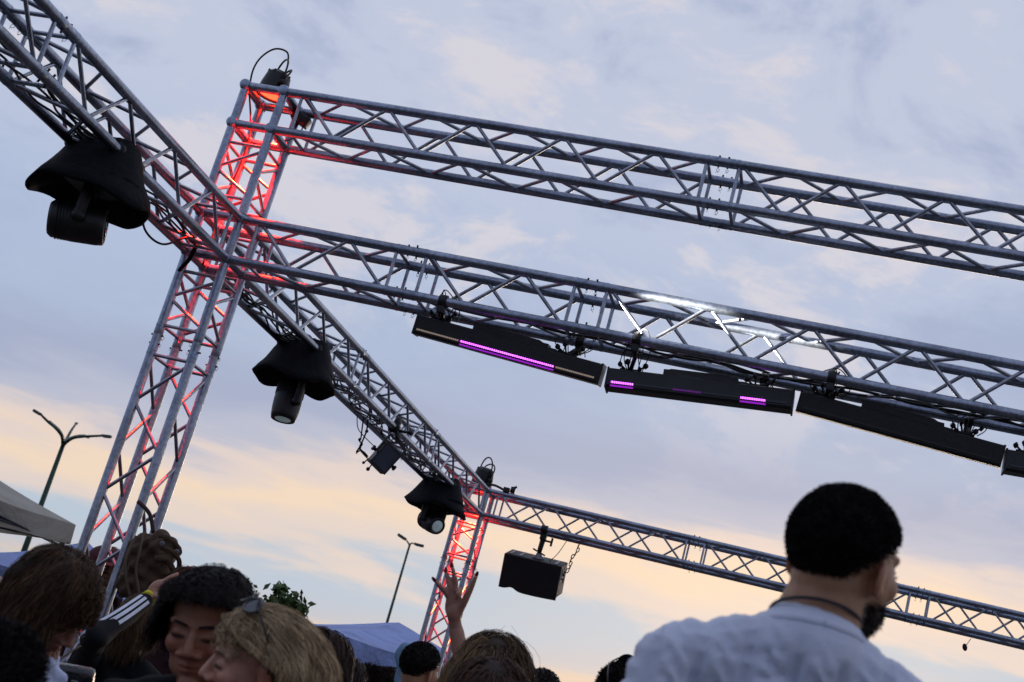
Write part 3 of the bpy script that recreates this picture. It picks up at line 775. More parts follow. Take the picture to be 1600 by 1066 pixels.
# ------------------------------------------------------------------ cables lying in the beams
def wander_cable(p0, p1, seed, r, amp, lab, droop=0.0, group=None):
    rd = random.Random(seed); p0 = Vector(p0); p1 = Vector(p1); n = max(6, int((p1 - p0).length / 0.16)); pts = []
    for i in range(n + 1):
        t = i / n; p = p0.lerp(p1, t)
        pts.append(p + Vector((rd.uniform(-1, 1) * amp, 0 if abs((p1 - p0).x) < 0.5 else rd.uniform(-1, 1) * amp, rd.uniform(-0.6, 1.0) * amp * 0.6 - droop * math.sin(math.pi * ((t * n) % 4) / 4))))
    mb = MB(); mb.tube(spline(pts, 5), r, 6)
    o = mb.build('cable', RUBBER); tag(o, lab, 'cable', group); return o
for i in range(6):
    wander_cable((-0.12 + 0.02 * (i - 3), -3.9, Z0 + 0.03 + 0.008 * i), (-0.12 + 0.015 * (i - 3), -0.1, Z0 + 0.02), 20 + i, 0.0055, 0.035, 'black cable in the bundle lying along the near left beam', 0.02, 'cables bundled in the near left beam')
for i in range(8):
    wander_cable((-0.13 + 0.02 * (i - 4), 0.3, Z0 + 0.02 + 0.006 * i), (-0.12 + 0.02 * (i - 4), 6.45, Z0 + 0.03), 40 + i, 0.0055, 0.045, 'black cable in the tangle lying along the receding beam', 0.04, 'cables tangled in the receding beam')
for i in range(3):
    wander_cable((1.3 + 0.3 * i, 0.10 + 0.03 * i, Z0 + 0.01), (5.5, 0.12 + 0.02 * i, Z0 + 0.01), 60 + i, 0.0065, 0.03, 'black cable draped along the lower beam above the light bars', 0.015, 'cables on the lower beam')
mb = MB(); mb.tube(spline([(-0.22, -0.62, Z0 + 0.02), (-0.2, -0.55, Z0 - 0.10), (-0.15, -0.42, Z0 - 0.12), (-0.12, -0.25, Z0 + 0.0), (-0.16, -0.05, Z0 + 0.03)], 8), 0.006, 8)
o = mb.build('cable', RUBBER); tag(o, 'single black cable loop sagging below the beam left of the near junction', 'cable')
mb = MB(); mb.tube(spline([at(306, 385, 7.7), at(296, 405, 7.72), at(284, 418, 7.75), at(276, 430, 7.78)], 6), 0.012, 8)
o = mb.build('strap', CLOTH); tag(o, 'black strap tied diagonally at the near junction', 'strap')

# ------------------------------------------------------------------ tents
def cloth_mat(name, col, fold=0.5, transl=0.25):
    m, nt, b = nodes_of(name); L = nt.links.new
    geo = nt.nodes.new('ShaderNodeNewGeometry')
    nz = nt.nodes.new('ShaderNodeTexNoise'); nz.inputs['Scale'].default_value = 2.2; nz.inputs['Detail'].default_value = 6; nz.inputs['Distortion'].default_value = 0.8
    L(geo.outputs['Position'], nz.inputs['Vector'])
    rp = nt.nodes.new('ShaderNodeValToRGB'); rp.color_ramp.elements[0].position = 0.3; rp.color_ramp.elements[1].position = 0.7
    rp.color_ramp.elements[0].color = (*[c * 0.78 for c in col], 1); rp.color_ramp.elements[1].color = (*[min(1, c * 1.1) for c in col], 1)
    L(nz.outputs['Fac'], rp.inputs[0]); L(rp.outputs[0], b.inputs['Base Color']); b.inputs['Roughness'].default_value = 0.75
    bpn = nt.nodes.new('ShaderNodeBump'); bpn.inputs['Strength'].default_value = fold; bpn.inputs['Distance'].default_value = 0.12
    L(nz.outputs['Fac'], bpn.inputs['Height']); L(bpn.outputs[0], b.inputs['Normal'])
    tr = nt.nodes.new('ShaderNodeBsdfTranslucent'); L(rp.outputs[0], tr.inputs['Color'])
    mx = nt.nodes.new('ShaderNodeMixShader'); mx.inputs[0].default_value = transl
    L(b.outputs[0], mx.inputs[1]); L(tr.outputs[0], mx.inputs[2]); L(mx.outputs[0], nt.nodes['Material Output'].inputs[0])
    _mats[name] = m; return m
def gazebo(corner_, th, size, rise, val, label, cl, edge, marks=None):
    corner_ = Vector(corner_)
    e1 = Vector((math.cos(R_(th)), math.sin(R_(th)), 0)); e2 = Vector((math.cos(R_(th - 90)), math.sin(R_(th - 90)), 0))
    if marks == 'flip' or edge == 'flip': e2 = -e2
    root = empty('market_tent', Vector((corner_.x, corner_.y, 0)), label, 'tent')
    K = [corner_, corner_ + e1 * size, corner_ + (e1 + e2) * size, corner_ + e2 * size]
    cen = (K[0] + K[2]) / 2; pk = cen + Vector((0, 0, rise))
    for i in range(4):
        a, b = K[i], K[(i + 1) % 4]; n = 12
        out_n = ((a + b) / 2 - cen).normalized()
        mb = MB(); vs = []; fs = []
        for r in range(n + 1):
            t = r / n
            for c in range(n + 1):
                u = c / n
                p = a.lerp(b, u).lerp(pk, t)
                sag = -0.10 * rise * math.sin(math.pi * min(1, t * 1.05)) - 0.05 * size / 3 * math.sin(math.pi * u) * (1 - t) * (0.6 + 0.4 * math.sin(u * 9 + i))
                vs.append(p + Vector((0, 0, sag)))
        for r in range(n):
            for c in range(n):
                q = r * (n + 1) + c; fs.append((q, q + 1, q + n + 2, q + n + 1))
        mb.add(vs, fs); rf = mb.build('roof_panel', cl, root)
        mb = MB(); vs = []; fs = []; n = 26
        for r in range(4):
            for c in range(n + 1):
                u = c / n; t = r / 3
                base_ = a.lerp(b, u) + Vector((0, 0, -0.05 * size / 3 * math.sin(math.pi * u) * (0.6 + 0.4 * math.sin(u * 9 + i))))
                vs.append(base_ + out_n * (0.006 + 0.02 * t * math.sin(u * 15 + i * 2)) - Vector((0, 0, val * t * (1 + 0.04 * math.sin(u * 11)))))
        for r in range(3):
            for c in range(n):
                q = r * (n + 1) + c; fs.append((q, q + 1, q + n + 2, q + n + 1))
        mb.add(vs, fs); mb.build('valance', cl, root)
        mb = MB(); mb.tube([a - Vector((0, 0, val * 0.97)), b - Vector((0, 0, val * 0.97))], 0.011, 6); mb.build('hem_cord', mat('dark_hem', (0.03, 0.04, 0.07), 0.7), root)
        mb = MB(); s0 = a.lerp(cen, 0.03); mb.box((s0.x, s0.y, (a.z - 0.04) / 2), (0.02, 0.02, (a.z - 0.04) / 2), Matrix.Rotation(R_(th), 3, 'Z')); mb.build('post', mat('tent_frame', (0.03, 0.035, 0.045), 0.4, 0.6), root, False)
        mb = MB(); mb.tube([a.lerp(cen, 0.03) - Vector((0, 0, 0.1)), b.lerp(cen, 0.03) - Vector((0, 0, 0.1))], 0.018, 8); mb.tube([a.lerp(b, 0.02) - Vector((0, 0, val + 0.05)), a.lerp(b, 0.5) - Vector((0, 0, 0.12))], 0.014, 8); mb.build('frame_bar', mat('tent_frame', (0.03, 0.035, 0.045), 0.4, 0.6), root)
    if isinstance(marks, list):
        for (pts, m_, nm) in marks:
            # flat print on the front roof panel: (u along eave, t up the slope)
            a, b = K[0], K[1]
            nrm = (b - a).cross(pk - a).normalized(); nrm = nrm if nrm.z > 0 else -nrm
            vs = []
            for (u, t) in pts:
                p = a.lerp(b, u).lerp(pk, t)
                sag = -0.10 * rise * math.sin(math.pi * min(1, t * 1.05)) - 0.05 * size / 3 * math.sin(math.pi * u) * (1 - t) * (0.6 + 0.4 * math.sin(u * 9))
                vs.append(p + Vector((0, 0, sag)) + nrm * 0.012)
            mb = MB(); mb.add(vs, [tuple(range(len(vs)))]); mb.build(nm, m_, root, False)
    return root
BEIGE = cloth_mat('beige_canvas', (0.50, 0.475, 0.41), 0.6, 0.3)
WBLUE = cloth_mat('white_canvas', (0.34, 0.44, 0.80), 0.8, 0.12)
REDP = mat('red_print', (0.40, 0.03, 0.04), 0.7); NAVY = mat('navy_print', (0.02, 0.04, 0.14), 0.7); PINKP = mat('faded_red_print', (0.42, 0.22, 0.28), 0.7)
gazebo(at(118, 820, 15), 250, 3.0, 0.68, 0.21, 'beige canvas market tent at the left edge', BEIGE, None)
gazebo(at(-60, 862, 16), 20, 2.2, 0.55, 0.24, 'white market tent below the beige tent at the left edge', WBLUE, 'flip')
lg = [([(0.60, 0.16), (0.64, 0.34), (0.665, 0.34), (0.63, 0.16)], NAVY, 'printed_logo'), ([(0.64, 0.16), (0.67, 0.34), (0.71, 0.34), (0.70, 0.16)], REDP, 'printed_logo'), ([(0.715, 0.16), (0.722, 0.34), (0.76, 0.33), (0.76, 0.16)], REDP, 'printed_logo'),
      ([(0.60, 0.125), (0.60, 0.145), (0.76, 0.145), (0.76, 0.125)], NAVY, 'printed_logo'), ([(0.67, 0.36), (0.67, 0.375), (0.76, 0.375), (0.76, 0.36)], NAVY, 'printed_logo')]
ct = gazebo(at(517, 986, 18), 40, 3.0, 0.46, 0.33, 'white and blue market tent with red print behind the crowd', WBLUE, 'flip', lg)

# ------------------------------------------------------------------ street lamps
GREENP = mat('green_pole_paint', (0.010, 0.055, 0.035), 0.45, 0.1); LAMPH = mat('lamp_head_grey', (0.05, 0.085, 0.095), 0.35, 0.2)
def street_lamp(base_px, D, top_px, arms, label, r):
    J = at(*top_px, D)
    root = empty('street_lamp', (J.x, J.y, 0), label, 'street lamp')
    mb = MB(); mb.tube([(J.x, J.y, 0), (J.x, J.y, J.z * 0.5), J], [r * 1.35, r, r * 0.7], 12); mb.build('pole', GREENP, root)
    for pts, hd in arms:
        P = [J] + [at(x, y, D + dz) for (x, y, dz) in pts]
        mb = MB(); sp = spline(P, 6); mb.tube(sp, [r * 0.62 * (1 - 0.45 * i / len(sp)) for i in range(len(sp))], 8); mb.build('arm', GREENP, root)
        tip = P[-1]; dr = (P[-1] - P[-2]); dr = Vector((dr.x, dr.y, dr.z * 0.4)).normalized()
        mb = MB(); B_ = basis(dr); mb.box(tip + dr * hd * 0.5, (hd * 0.55, hd * 0.2, hd * 0.13), B_, hd * 0.05); h_ = mb.build('lamp_head', LAMPH, root, False)
        mb = MB(); mb.box(tip + dr * hd * 0.55 - Vector((0, 0, hd * 0.14)), (hd * 0.4, hd * 0.15, hd * 0.03), B_); mb.build('lamp_glass', mat('lamp_glass', (0.2, 0.25, 0.26), 0.2), h_, False)
street_lamp(None, 60, (98, 697), [([(97, 682, -1), (88, 670, -1.5), (76, 660, -2), (64, 648, -2.2)], 0.36), ([(98, 684, 1.5), (92, 672, 3), (84, 664, 5), (78, 659, 6)], 0.36),
                                  ([(103, 688, 2), (112, 672, 3), (119, 662, 4)], 0.34), ([(103, 690, 0.4), (112, 684, 1), (124, 681, 1.5), (132, 681, 2)], 0.40), ([(104, 691, -0.6), (116, 684, -1), (136, 682, -1.2), (160, 681, -1.4)], 0.40)],
            'green street lamp with several curved arms at the left', 0.13)
street_lamp(None, 78, (640, 852), [([(637, 847, 0), (634, 843, 0)], 0.5), ([(643, 849, 0), (648, 850, 0)], 0.5)], 'slender street lamp with two heads, far away near the far tower', 0.085)

# ------------------------------------------------------------------ trees
def tree(base, label, shoots, seed, crown_r, crown_z):
    rd = random.Random(seed); base = Vector(base)
    root = empty('tree', base, label, 'tree', 'small trees behind the crowd')
    top = base + Vector((0, 0, crown_z))
    mb = MB(); mb.tube([base, base + Vector((0.02, 0, crown_z * 0.5)), top], [0.07, 0.055, 0.03], 8)
    for i in range(9):
        a = rd.uniform(0, 6.28); h = rd.uniform(0.45, 0.95)
        p0 = base + Vector((0, 0, crown_z * h)); p2 = top + Vector((math.cos(a) * crown_r * rd.uniform(0.4, 0.9), math.sin(a) * crown_r * rd.uniform(0.4, 0.9), rd.uniform(-0.5, 0.5) * crown_r))
        mb.tube([p0, (p0 + p2) / 2 + Vector((0, 0, 0.05)), p2], [0.025, 0.016, 0.007], 6)
    tw = []
    for (tip, ln) in shoots:
        tip = Vector(tip); p0 = top + (tip - top) * 0.15
        pts = spline([top, p0.lerp(tip, 0.5) + Vector((0.03, 0, -0.04)), tip], 6); mb.tube(pts, [0.018 * (1 - 0.75 * i / len(pts)) for i in range(len(pts))], 5); tw.append(pts)
    mb.build('trunk', mat('bark', (0.06, 0.045, 0.03), 0.9, 0, 0.4, 20, 0.5, 40), root)
    V = []; F = []
    def leaf(p, sz):
        n = Vector((rd.gauss(0, 1), rd.gauss(0, 1), rd.gauss(0, 0.8) + 0.4)).normalized(); u = n.orthogonal().normalized(); u = Quaternion(n, rd.uniform(0, 6.28)) @ u; w = n.cross(u); o_ = len(V)
        V.extend([p - u * sz, p + w * sz * 0.5 - u * sz * 0.1, p + u * sz + n * sz * 0.25, p - w * sz * 0.5 - u * sz * 0.1]); F.extend([(o_, o_ + 1, o_ + 2), (o_, o_ + 2, o_ + 3)])
    for i in range(2600):
        v = Vector((rd.gauss(0, 1), rd.gauss(0, 1), rd.gauss(0, 1))).normalized() * crown_r * rd.uniform(0.35, 1.0) ** 0.5
        k = 0.75 + 0.35 * math.sin(v.x * 9 + seed) * math.sin(v.z * 8) ; p = top + Vector((v.x * k, v.y * k, v.z * 0.75 * k - 0.12 * crown_r))
        leaf(p, rd.uniform(0.03, 0.06))
    for pts in tw:
        for i, p in enumerate(pts):
            if i < 3: continue
            for q in range(18): leaf(Vector(p) + Vector((rd.gauss(0, 0.05), rd.gauss(0, 0.05), rd.gauss(0, 0.045))), rd.uniform(0.04, 0.075))
    mesh_obj('crown', [root.matrix_basis.inverted() @ v for v in V], F, mat('leaf_green', (0.06, 0.11, 0.025), 0.55, 0, 0.5, 9), root, False)['kind'] = 'stuff'
D_ = 17
c_ = at(440, 985, D_); tree((c_.x, c_.y, 0), 'small leafy tree with thin shoots behind the blonde woman', [(at(437, 921, D_), 1), (at(458, 937, D_), 1), (at(470, 953, D_), 1), (at(415, 946, D_), 1), (at(428, 940, D_), 1)], 3, 0.42, c_.z)
c_ = at(372, 965, D_ + 1); tree((c_.x, c_.y, 0), 'small leafy tree mostly hidden behind the curly haired man', [(at(381, 914, D_ + 1), 1), (at(388, 928, D_ + 1), 1), (at(393, 940, D_ + 1), 1)], 5, 0.34, c_.z)


# ------------------------------------------------------------------ people
CB = Matrix((RIGHT, FWD, -DOWN)).transposed()       # camera-aligned frame: x right, y away, z up
def rotm(yaw, pitch, roll):
    return Matrix.Rotation(R_(roll), 3, 'Y') @ Matrix.Rotation(R_(yaw), 3, 'Z') @ Matrix.Rotation(R_(pitch), 3, 'X')
_dg = None
def remesh(name, mb, voxel, smooth_it=3, sfac=0.5):
    me = bpy.data.meshes.new(name); me.from_pydata([tuple(v) for v in mb.v], [], mb.f); me.update()
    o = bpy.data.objects.new('tmp_' + name, me); COL.objects.link(o)
    m = o.modifiers.new('r', 'REMESH'); m.mode = 'VOXEL'; m.voxel_size = voxel
    if smooth_it:
        m2 = o.modifiers.new('s', 'SMOOTH'); m2.iterations = smooth_it; m2.factor = sfac
    dg = bpy.context.evaluated_depsgraph_get(); dg.update()
    r = bpy.data.meshes.new_from_object(o.evaluated_get(dg)); r.name = name
    bpy.data.objects.remove(o); bpy.data.meshes.remove(me)
    r.polygons.foreach_set('use_smooth', [True] * len(r.polygons))
    return r
def get_co(me):
    a = np.empty(len(me.vertices) * 3); me.vertices.foreach_get('co', a); return a.reshape(-1, 3)
def set_co(me, a): me.vertices.foreach_set('co', a.ravel()); me.update()
def get_no(me):
    a = np.empty(len(me.vertices) * 3); me.vertices.foreach_get('normal', a); return a.reshape(-1, 3)
def caps(mb, p0, r0, p1, r1, n=14):
    p0 = Vector(p0); p1 = Vector(p1); L = (p1 - p0).length
    k = 4; pr = []
    for i in range(k + 1):
        a = math.pi / 2 * (1 - i / k); pr.append((-math.sin(a) * r0, max(math.cos(a) * r0, 1e-4)))
    for i in range(k + 1):
        a = math.pi / 2 * i / k; pr.append((L + math.sin(a) * r1, max(math.cos(a) * r1, 1e-4)))
    mb.lathe(p0, (p1 - p0) if L > 1e-6 else (0, 0, 1), pr, n)
def chain(mb, pts, rs):
    for i in range(len(pts) - 1): caps(mb, pts[i], rs[i], pts[i + 1], rs[i + 1])

def skin_mat():
    m, nt, b = nodes_of('skin'); L = nt.links.new
    at_ = nt.nodes.new('ShaderNodeAttribute'); at_.attribute_name = 'tint'
    geo = nt.nodes.new('ShaderNodeNewGeometry'); nz = nt.nodes.new('ShaderNodeTexNoise'); nz.inputs['Scale'].default_value = 45; nz.inputs['Detail'].default_value = 5
    L(geo.outputs['Position'], nz.inputs['Vector'])
    mr = nt.nodes.new('ShaderNodeMapRange'); mr.inputs[3].default_value = 0.68; mr.inputs[4].default_value = 1.3; L(nz.outputs['Fac'], mr.inputs[0])
    vm = nt.nodes.new('ShaderNodeVectorMath'); vm.operation = 'SCALE'; L(at_.outputs['Color'], vm.inputs[0]); L(mr.outputs[0], vm.inputs[3])
    L(vm.outputs[0], b.inputs['Base Color']); b.inputs['Roughness'].default_value = 0.48
    b.inputs['Subsurface Weight'].default_value = 0.12; b.inputs['Subsurface Radius'].default_value = (0.01, 0.004, 0.002); b.inputs['Subsurface Scale'].default_value = 0.6
    n2 = nt.nodes.new('ShaderNodeTexNoise'); n2.inputs['Scale'].default_value = 400; L(geo.outputs['Position'], n2.inputs['Vector'])
    bp_ = nt.nodes.new('ShaderNodeBump'); bp_.inputs['Strength'].default_value = 0.12; bp_.inputs['Distance'].default_value = 0.002; L(n2.outputs['Fac'], bp_.inputs['Height']); L(bp_.outputs[0], b.inputs['Normal'])
    return m
SKIN = skin_mat()
def hair_mat():
    m, nt, b = nodes_of('hair'); L = nt.links.new
    at_ = nt.nodes.new('ShaderNodeAttribute'); at_.attribute_name = 'tint'
    L(at_.outputs['Color'], b.inputs['Base Color']); b.inputs['Roughness'].default_value = 0.5; b.inputs['Specular IOR Level'].default_value = 0.16
    return m
HAIR = hair_mat()
def put_tint(me, cols):
    a = me.color_attributes.new('tint', 'FLOAT_COLOR', 'POINT')
    c = np.ones((len(me.vertices), 4)); c[:, :3] = cols
    a.data.foreach_set('color', c.ravel())

def face_prims(mb, T, sx, ears=True, beard=False, jaw=1.0):
    """T maps head-local metres to the world"""
    def ball(c, r):
        M = T.to_3x3(); mb.ball(T @ Vector(c), tuple(r), M.copy(), 20, 14)
    s3 = T.to_scale()[0]
    def cp_(a, ra, b, rb): caps(mb, T @ Vector(a), ra * s3, T @ Vector(b), rb * s3)
    ball((0, 0.012, 0.035), (0.075, 0.096, 0.082)); ball((0, -0.028, -0.018), (0.066, 0.062, 0.088))
    ball((0, -0.034, -0.070), (0.053 * jaw, 0.052, 0.044)); ball((0, -0.072, -0.102), (0.020 * jaw, 0.017, 0.015))
    ball((0, 0.02, -0.03), (0.064, 0.07, 0.06))
    for s in (-1, 1):
        ball((s * 0.040, -0.058, -0.026), (0.025, 0.026, 0.026)); ball((s * 0.033, -0.0755, 0.000), (0.0150, 0.0125, 0.0105))
        ball((s * 0.0135 * sx, -0.0955, -0.040), (0.0095 * sx, 0.010, 0.008))
        cp_((s * 0.008, -0.083, 0.018), 0.010, (s * 0.050, -0.066, 0.020), 0.009)
        if ears:
            Me = T.to_3x3() @ Matrix.Rotation(R_(12), 3, 'X') @ Matrix.Rotation(R_(-s * 22), 3, 'Z')
            mb.ball(T @ Vector((s * 0.080, 0.014, -0.012)), (0.0065, 0.0185, 0.031), Me, 14, 10)
            mb.ball(T @ Vector((s * 0.076, 0.006, -0.030)), (0.008, 0.011, 0.013), Me, 12, 8)
    cp_((0, -0.084, 0.010), 0.0085, (0, -0.1065, -0.032), 0.0105); ball((0, -0.1065, -0.0345), (0.0120, 0.0115, 0.0105))
    for z, r, w, y in ((-0.0635, 0.0062, 0.021, -0.0885), (-0.0745, 0.0070, 0.018, -0.0875)):
        cp_((-w, y + 0.009, z - 0.001), r * 0.6, (0, y, z), r); cp_((w, y + 0.009, z - 0.001), r * 0.6, (0, y, z), r)
    return ball
def gauss(P, c, r):
    return np.exp(-(((P - np.array(c)) / np.array(r)) ** 2).sum(1))

def hair_region(dirs, front=0.48, side=-0.12, back=-0.62):
    y = dirs[:, 1]
    h = np.where(y < 0, side + (front - side) * np.clip(-y / 0.75, 0, 1) ** 1.4, side + (back - side) * np.clip(y / 0.8, 0, 1))
    return dirs[:, 2] > h
SK_C = np.array((0, 0.012, 0.035)); SK_R = np.array((0.0775, 0.0985, 0.0845))
def rand_dirs(n, rg):
    v = rg.normal(size=(n, 3)); return v / np.linalg.norm(v, axis=1, keepdims=True)
def make_hair(parent, T, spec, seed):
    rg = np.random.default_rng(seed)
    style = spec['style']; col = np.array(spec['col']); n = spec['n']; w = spec.get('w', 0.0022)
    Minv = np.array(T.to_3x3().inverted()); down = Minv @ np.array((0, 0, -1.0)); down /= np.linalg.norm(down)
    reg = spec.get('region', (0.48, -0.12, -0.62))
    # scalp cap
    nu, nv = 48, 32; th = np.linspace(0, math.pi, nv + 1); ph = np.linspace(0, 2 * math.pi, nu, endpoint=False)
    TH, PH = np.meshgrid(th, ph, indexing='ij'); dirs = np.stack([np.sin(TH) * np.cos(PH), np.sin(TH) * np.sin(PH), np.cos(TH)], -1).reshape(-1, 3)
    vol = spec.get('cap', 0.006)
    lump = 1 + 0.5 * np.sin(dirs[:, 0] * 9 + seed) * np.sin(dirs[:, 1] * 8 + seed) * np.sin(dirs[:, 2] * 7)
    cv_ = SK_C + dirs * (SK_R + (vol * lump)[:, None])
    dcap = dirs.copy(); dcap[:, 2] -= 0.07
    ok = hair_region(dcap, *reg)
    fs = []
    for i in range(nv):
        for j in range(nu):
            q = (i * nu + j, (i + 1) * nu + j, (i + 1) * nu + (j + 1) % nu, i * nu + (j + 1) % nu)
            if sum(ok[list(q)]) >= 3: fs.append(q)
    # strands
    K = spec.get('k', 12); L = spec['len']
    dr = rand_dirs(int(n * 3.2), rg); dj = dr.copy(); dj[:, 2] += rg.normal(0, 0.05, len(dr)); dr = dr[hair_region(dj, *reg)][:n]; n = len(dr)
    p = SK_C + dr * SK_R; nrm = dr / SK_R; nrm /= np.linalg.norm(nrm, axis=1, keepdims=True)
    thick = rg.uniform(0.0, 1.0, n) ** 1.2 * spec.get('thick', 0.02)
    lens = L * rg.uniform(0.75, 1.08, n)
    if spec.get('clump'):
        cl_ = np.sin(dr[:, 0] * 11 + seed) * np.sin(dr[:, 1] * 10 + 1.3) * np.sin(dr[:, 2] * 9 + 0.4)
        thick = thick * (1 + spec['clump'] * 2.2 * cl_).clip(0.1, 3); lens = lens * (1 + 0.35 * spec['clump'] * cl_)
    paths = [p.copy()]
    if style in ('long', 'bob'):
        part = spec.get('part', 0.0)
        side_ = np.sign(p[:, 0] - part + rg.normal(0, 0.016, n)); fwd_ = np.clip((0.04 - p[:, 1]) / 0.05, 0, 1)
        crown = p - np.array((0.0, 0.045, 0.115)); crown /= np.linalg.norm(crown, axis=1, keepdims=True) + 1e-6
        v = nrm * 0.32 + fwd_[:, None] * np.stack([side_ * 0.75, spec.get('sweep', 0.35) * np.ones(n), -0.1 * np.ones(n)], 1) + (1 - fwd_)[:, None] * crown * 0.9 + rg.normal(0, 0.035, (n, 3))
        if spec.get('flow') == 'back': v = nrm * 0.15 + np.array((0, 0.9, 0.0)) + np.stack([side_ * 0.22, np.zeros(n), np.zeros(n)], 1) + rg.normal(0, 0.045, (n, 3))
        if 'far' in spec: lens = np.where(p[:, 0] * spec['far'] > 0.005, lens * 0.35, lens)
        if spec.get('fringe'):
            fr = (dr[:, 1] < -0.55) & (rg.uniform(0, 1, n) < 0.22); v[fr] = nrm[fr] * 0.5 + np.stack([np.sign(p[fr, 0]) * 0.5, -0.15 * np.ones(fr.sum()), -0.5 * np.ones(fr.sum())], 1); lens = np.where(fr, 0.045 * rg.uniform(0.6, 1.2, n), lens)
        v /= np.linalg.norm(v, axis=1, keepdims=True)
        wave = spec.get('wave', 0.006); ph0 = 4 * np.sin(dr[:, 0] * 6 + seed) + 4 * np.sin(dr[:, 1] * 5) + 3 * np.sin(dr[:, 2] * 7) + rg.normal(0, 0.35, n); clump = 0.0
        back = np.array((0, 0.35, 0))
        for k in range(1, K):
            g = down[None, :] * 1.0 + back * max(0, 1 - k / 4.0)
            gw = 0.38 if spec.get('flow') != 'back' else (0.20 if k < K * 0.4 else 0.42)
            v = v * (1 - gw) + g * gw; v /= np.linalg.norm(v, axis=1, keepdims=True)
            p = p + v * (lens / (K - 1))[:, None]
            for (cc, rr) in ((SK_C, SK_R), (np.array((0, -0.025, -0.045)), np.array((0.072, 0.066, 0.10))), (np.array((0, 0.03, -0.13)), np.array((0.062, 0.062, 0.12)))):
                R2 = rr + 0.003 + thick[:, None]
                q = (p - cc) / R2; rad = np.linalg.norm(q, axis=1); ins = rad < 1
                p[ins] = cc + (q[ins] / rad[ins][:, None]) * np.broadcast_to(R2, p.shape)[ins]
            # keep the face free
            if not spec.get('veil'):
                f = (p[:, 1] < -0.045) & (p[:, 2] < 0.03) & (np.abs(p[:, 0]) < 0.085)
                if not spec.get('fringe') or True:
                    frs = (lens < 0.12) if spec.get('fringe') else np.zeros(n, bool)
                    f &= ~frs
                    p[f, 1] += 0.02 ; p[f, 0] += np.sign(p[f, 0]) * 0.012
            if spec.get('ear'):
                zm = 0.078 - 0.55 * (p[:, 1] + 0.08)
                f = (p[:, 1] < 0.035) & (p[:, 2] < zm) & (lens > 0.12)
                p[f, 2] = zm[f] + rg.uniform(-0.004, 0.012, f.sum()); p[f, 1] += 0.004
            off = np.stack([np.sin(ph0 + clump + k * 0.9), np.cos(ph0 * 2 + clump + k * 0.7), np.zeros(n)], 1) * wave * min(1, k / 4)
            paths.append(p + off)
    elif style == 'curly':
        ph0 = rg.uniform(0, 6.28, n); fq = rg.uniform(1.2, 1.9, n); amp = rg.uniform(0.6, 1.3, n) * spec.get('amp', 0.011)
        u = np.cross(nrm, np.array((0.3, 0.5, 0.8))); u /= np.linalg.norm(u, axis=1, keepdims=True); w2 = np.cross(nrm, u)
        v = nrm * 0.3 + np.stack([np.sign(p[:, 0] + 0.01 + rg.normal(0, 0.014, n)) * 0.4, -0.15 * np.ones(n), np.zeros(n)], 1)
        pc = p.copy()
        for k in range(1, K):
            v = v * 0.72 + (down[None, :] * 0.9 + np.stack([np.sign(p[:, 0]) * 0.10, 0.10 * np.ones(n), np.zeros(n)], 1)) * 0.28
            v /= np.linalg.norm(v, axis=1, keepdims=True)
            pc = pc + v * (lens / (K - 1))[:, None]
            R2 = SK_R + 0.004 + thick[:, None]; q = (pc - SK_C) / R2; rad = np.linalg.norm(q, axis=1); ins = rad < 1
            pc[ins] = SK_C + (q[ins] / rad[ins][:, None]) * np.broadcast_to(R2, pc.shape)[ins]
            if not spec.get('veil'):
                f = (pc[:, 1] < -0.04) & (pc[:, 2] < spec.get('fringe_z', 0.045)) & (np.abs(pc[:, 0]) < 0.078)
                pc[f, 2] = np.maximum(pc[f, 2], spec.get('fringe_z', 0.045) + rg.uniform(-0.012, 0.02, f.sum()))
                pc[f, 1] -= 0.004
            a = ph0 + k * fq; tt_ = min(1, k / 3)
            paths.append(pc + (u * np.cos(a)[:, None] + w2 * np.sin(a)[:, None]) * (amp * tt_)[:, None])
    else:   # short
        v = nrm + rg.normal(size=(n, 3)) * spec.get('mess', 0.35) + np.array(spec.get('comb', (0, 0, 0)))
        v /= np.linalg.norm(v, axis=1, keepdims=True)
        for k in range(1, K):
            v = v + rg.normal(size=(n, 3)) * 0.18; v /= np.linalg.norm(v, axis=1, keepdims=True)
            p = p + v * (lens / (K - 1))[:, None]
            R2 = SK_R + 0.002; q = (p - SK_C) / R2; rad = np.linalg.norm(q, axis=1); ins = rad < 1
            p[ins] = SK_C + (q[ins] / rad[ins][:, None]) * np.broadcast_to(R2, p.shape)[ins]
            paths.append(p.copy())
    P = np.stack(paths, 1)                        # n,K,3
    tan = np.gradient(P, axis=1); tan /= np.linalg.norm(tan, axis=2, keepdims=True) + 1e-9
    outv = P - SK_C; outv /= np.linalg.norm(outv, axis=2, keepdims=True) + 1e-9
    sd_ = np.cross(tan, outv + rg.normal(size=(n, 1, 3)) * 0.45); sd_ /= np.linalg.norm(sd_, axis=2, keepdims=True) + 1e-9
    wd = w * rg.uniform(0.6, 1.3, n)[:, None, None] * (1 - 0.75 * (np.arange(K) / (K - 1)) ** 3)[None, :, None]
    A = (P + sd_ * wd / 2).reshape(-1, 3); B = (P - sd_ * wd / 2).reshape(-1, 3)
    base = len(cv_); nA_ = n * K
    ii = (np.arange(n)[:, None] * K + np.arange(K - 1)[None, :]).ravel()
    F = np.stack([base + ii, base + ii + 1, base + nA_ + ii + 1, base + nA_ + ii], 1)
    V = np.concatenate([cv_, A, B])
    M4 = np.array(parent.matrix_basis.inverted() @ T)
    V = V @ M4[:3, :3].T + M4[:3, 3]
    var = spec.get('var', 0.35); col2 = np.array(spec.get('col2', spec['col']))
    mixf = np.clip(rg.normal(0.5, 0.38, n), 0, 1)
    if 'streak' in spec:
        mixf = np.clip(spec['streak'](dr, rg), 0, 1)
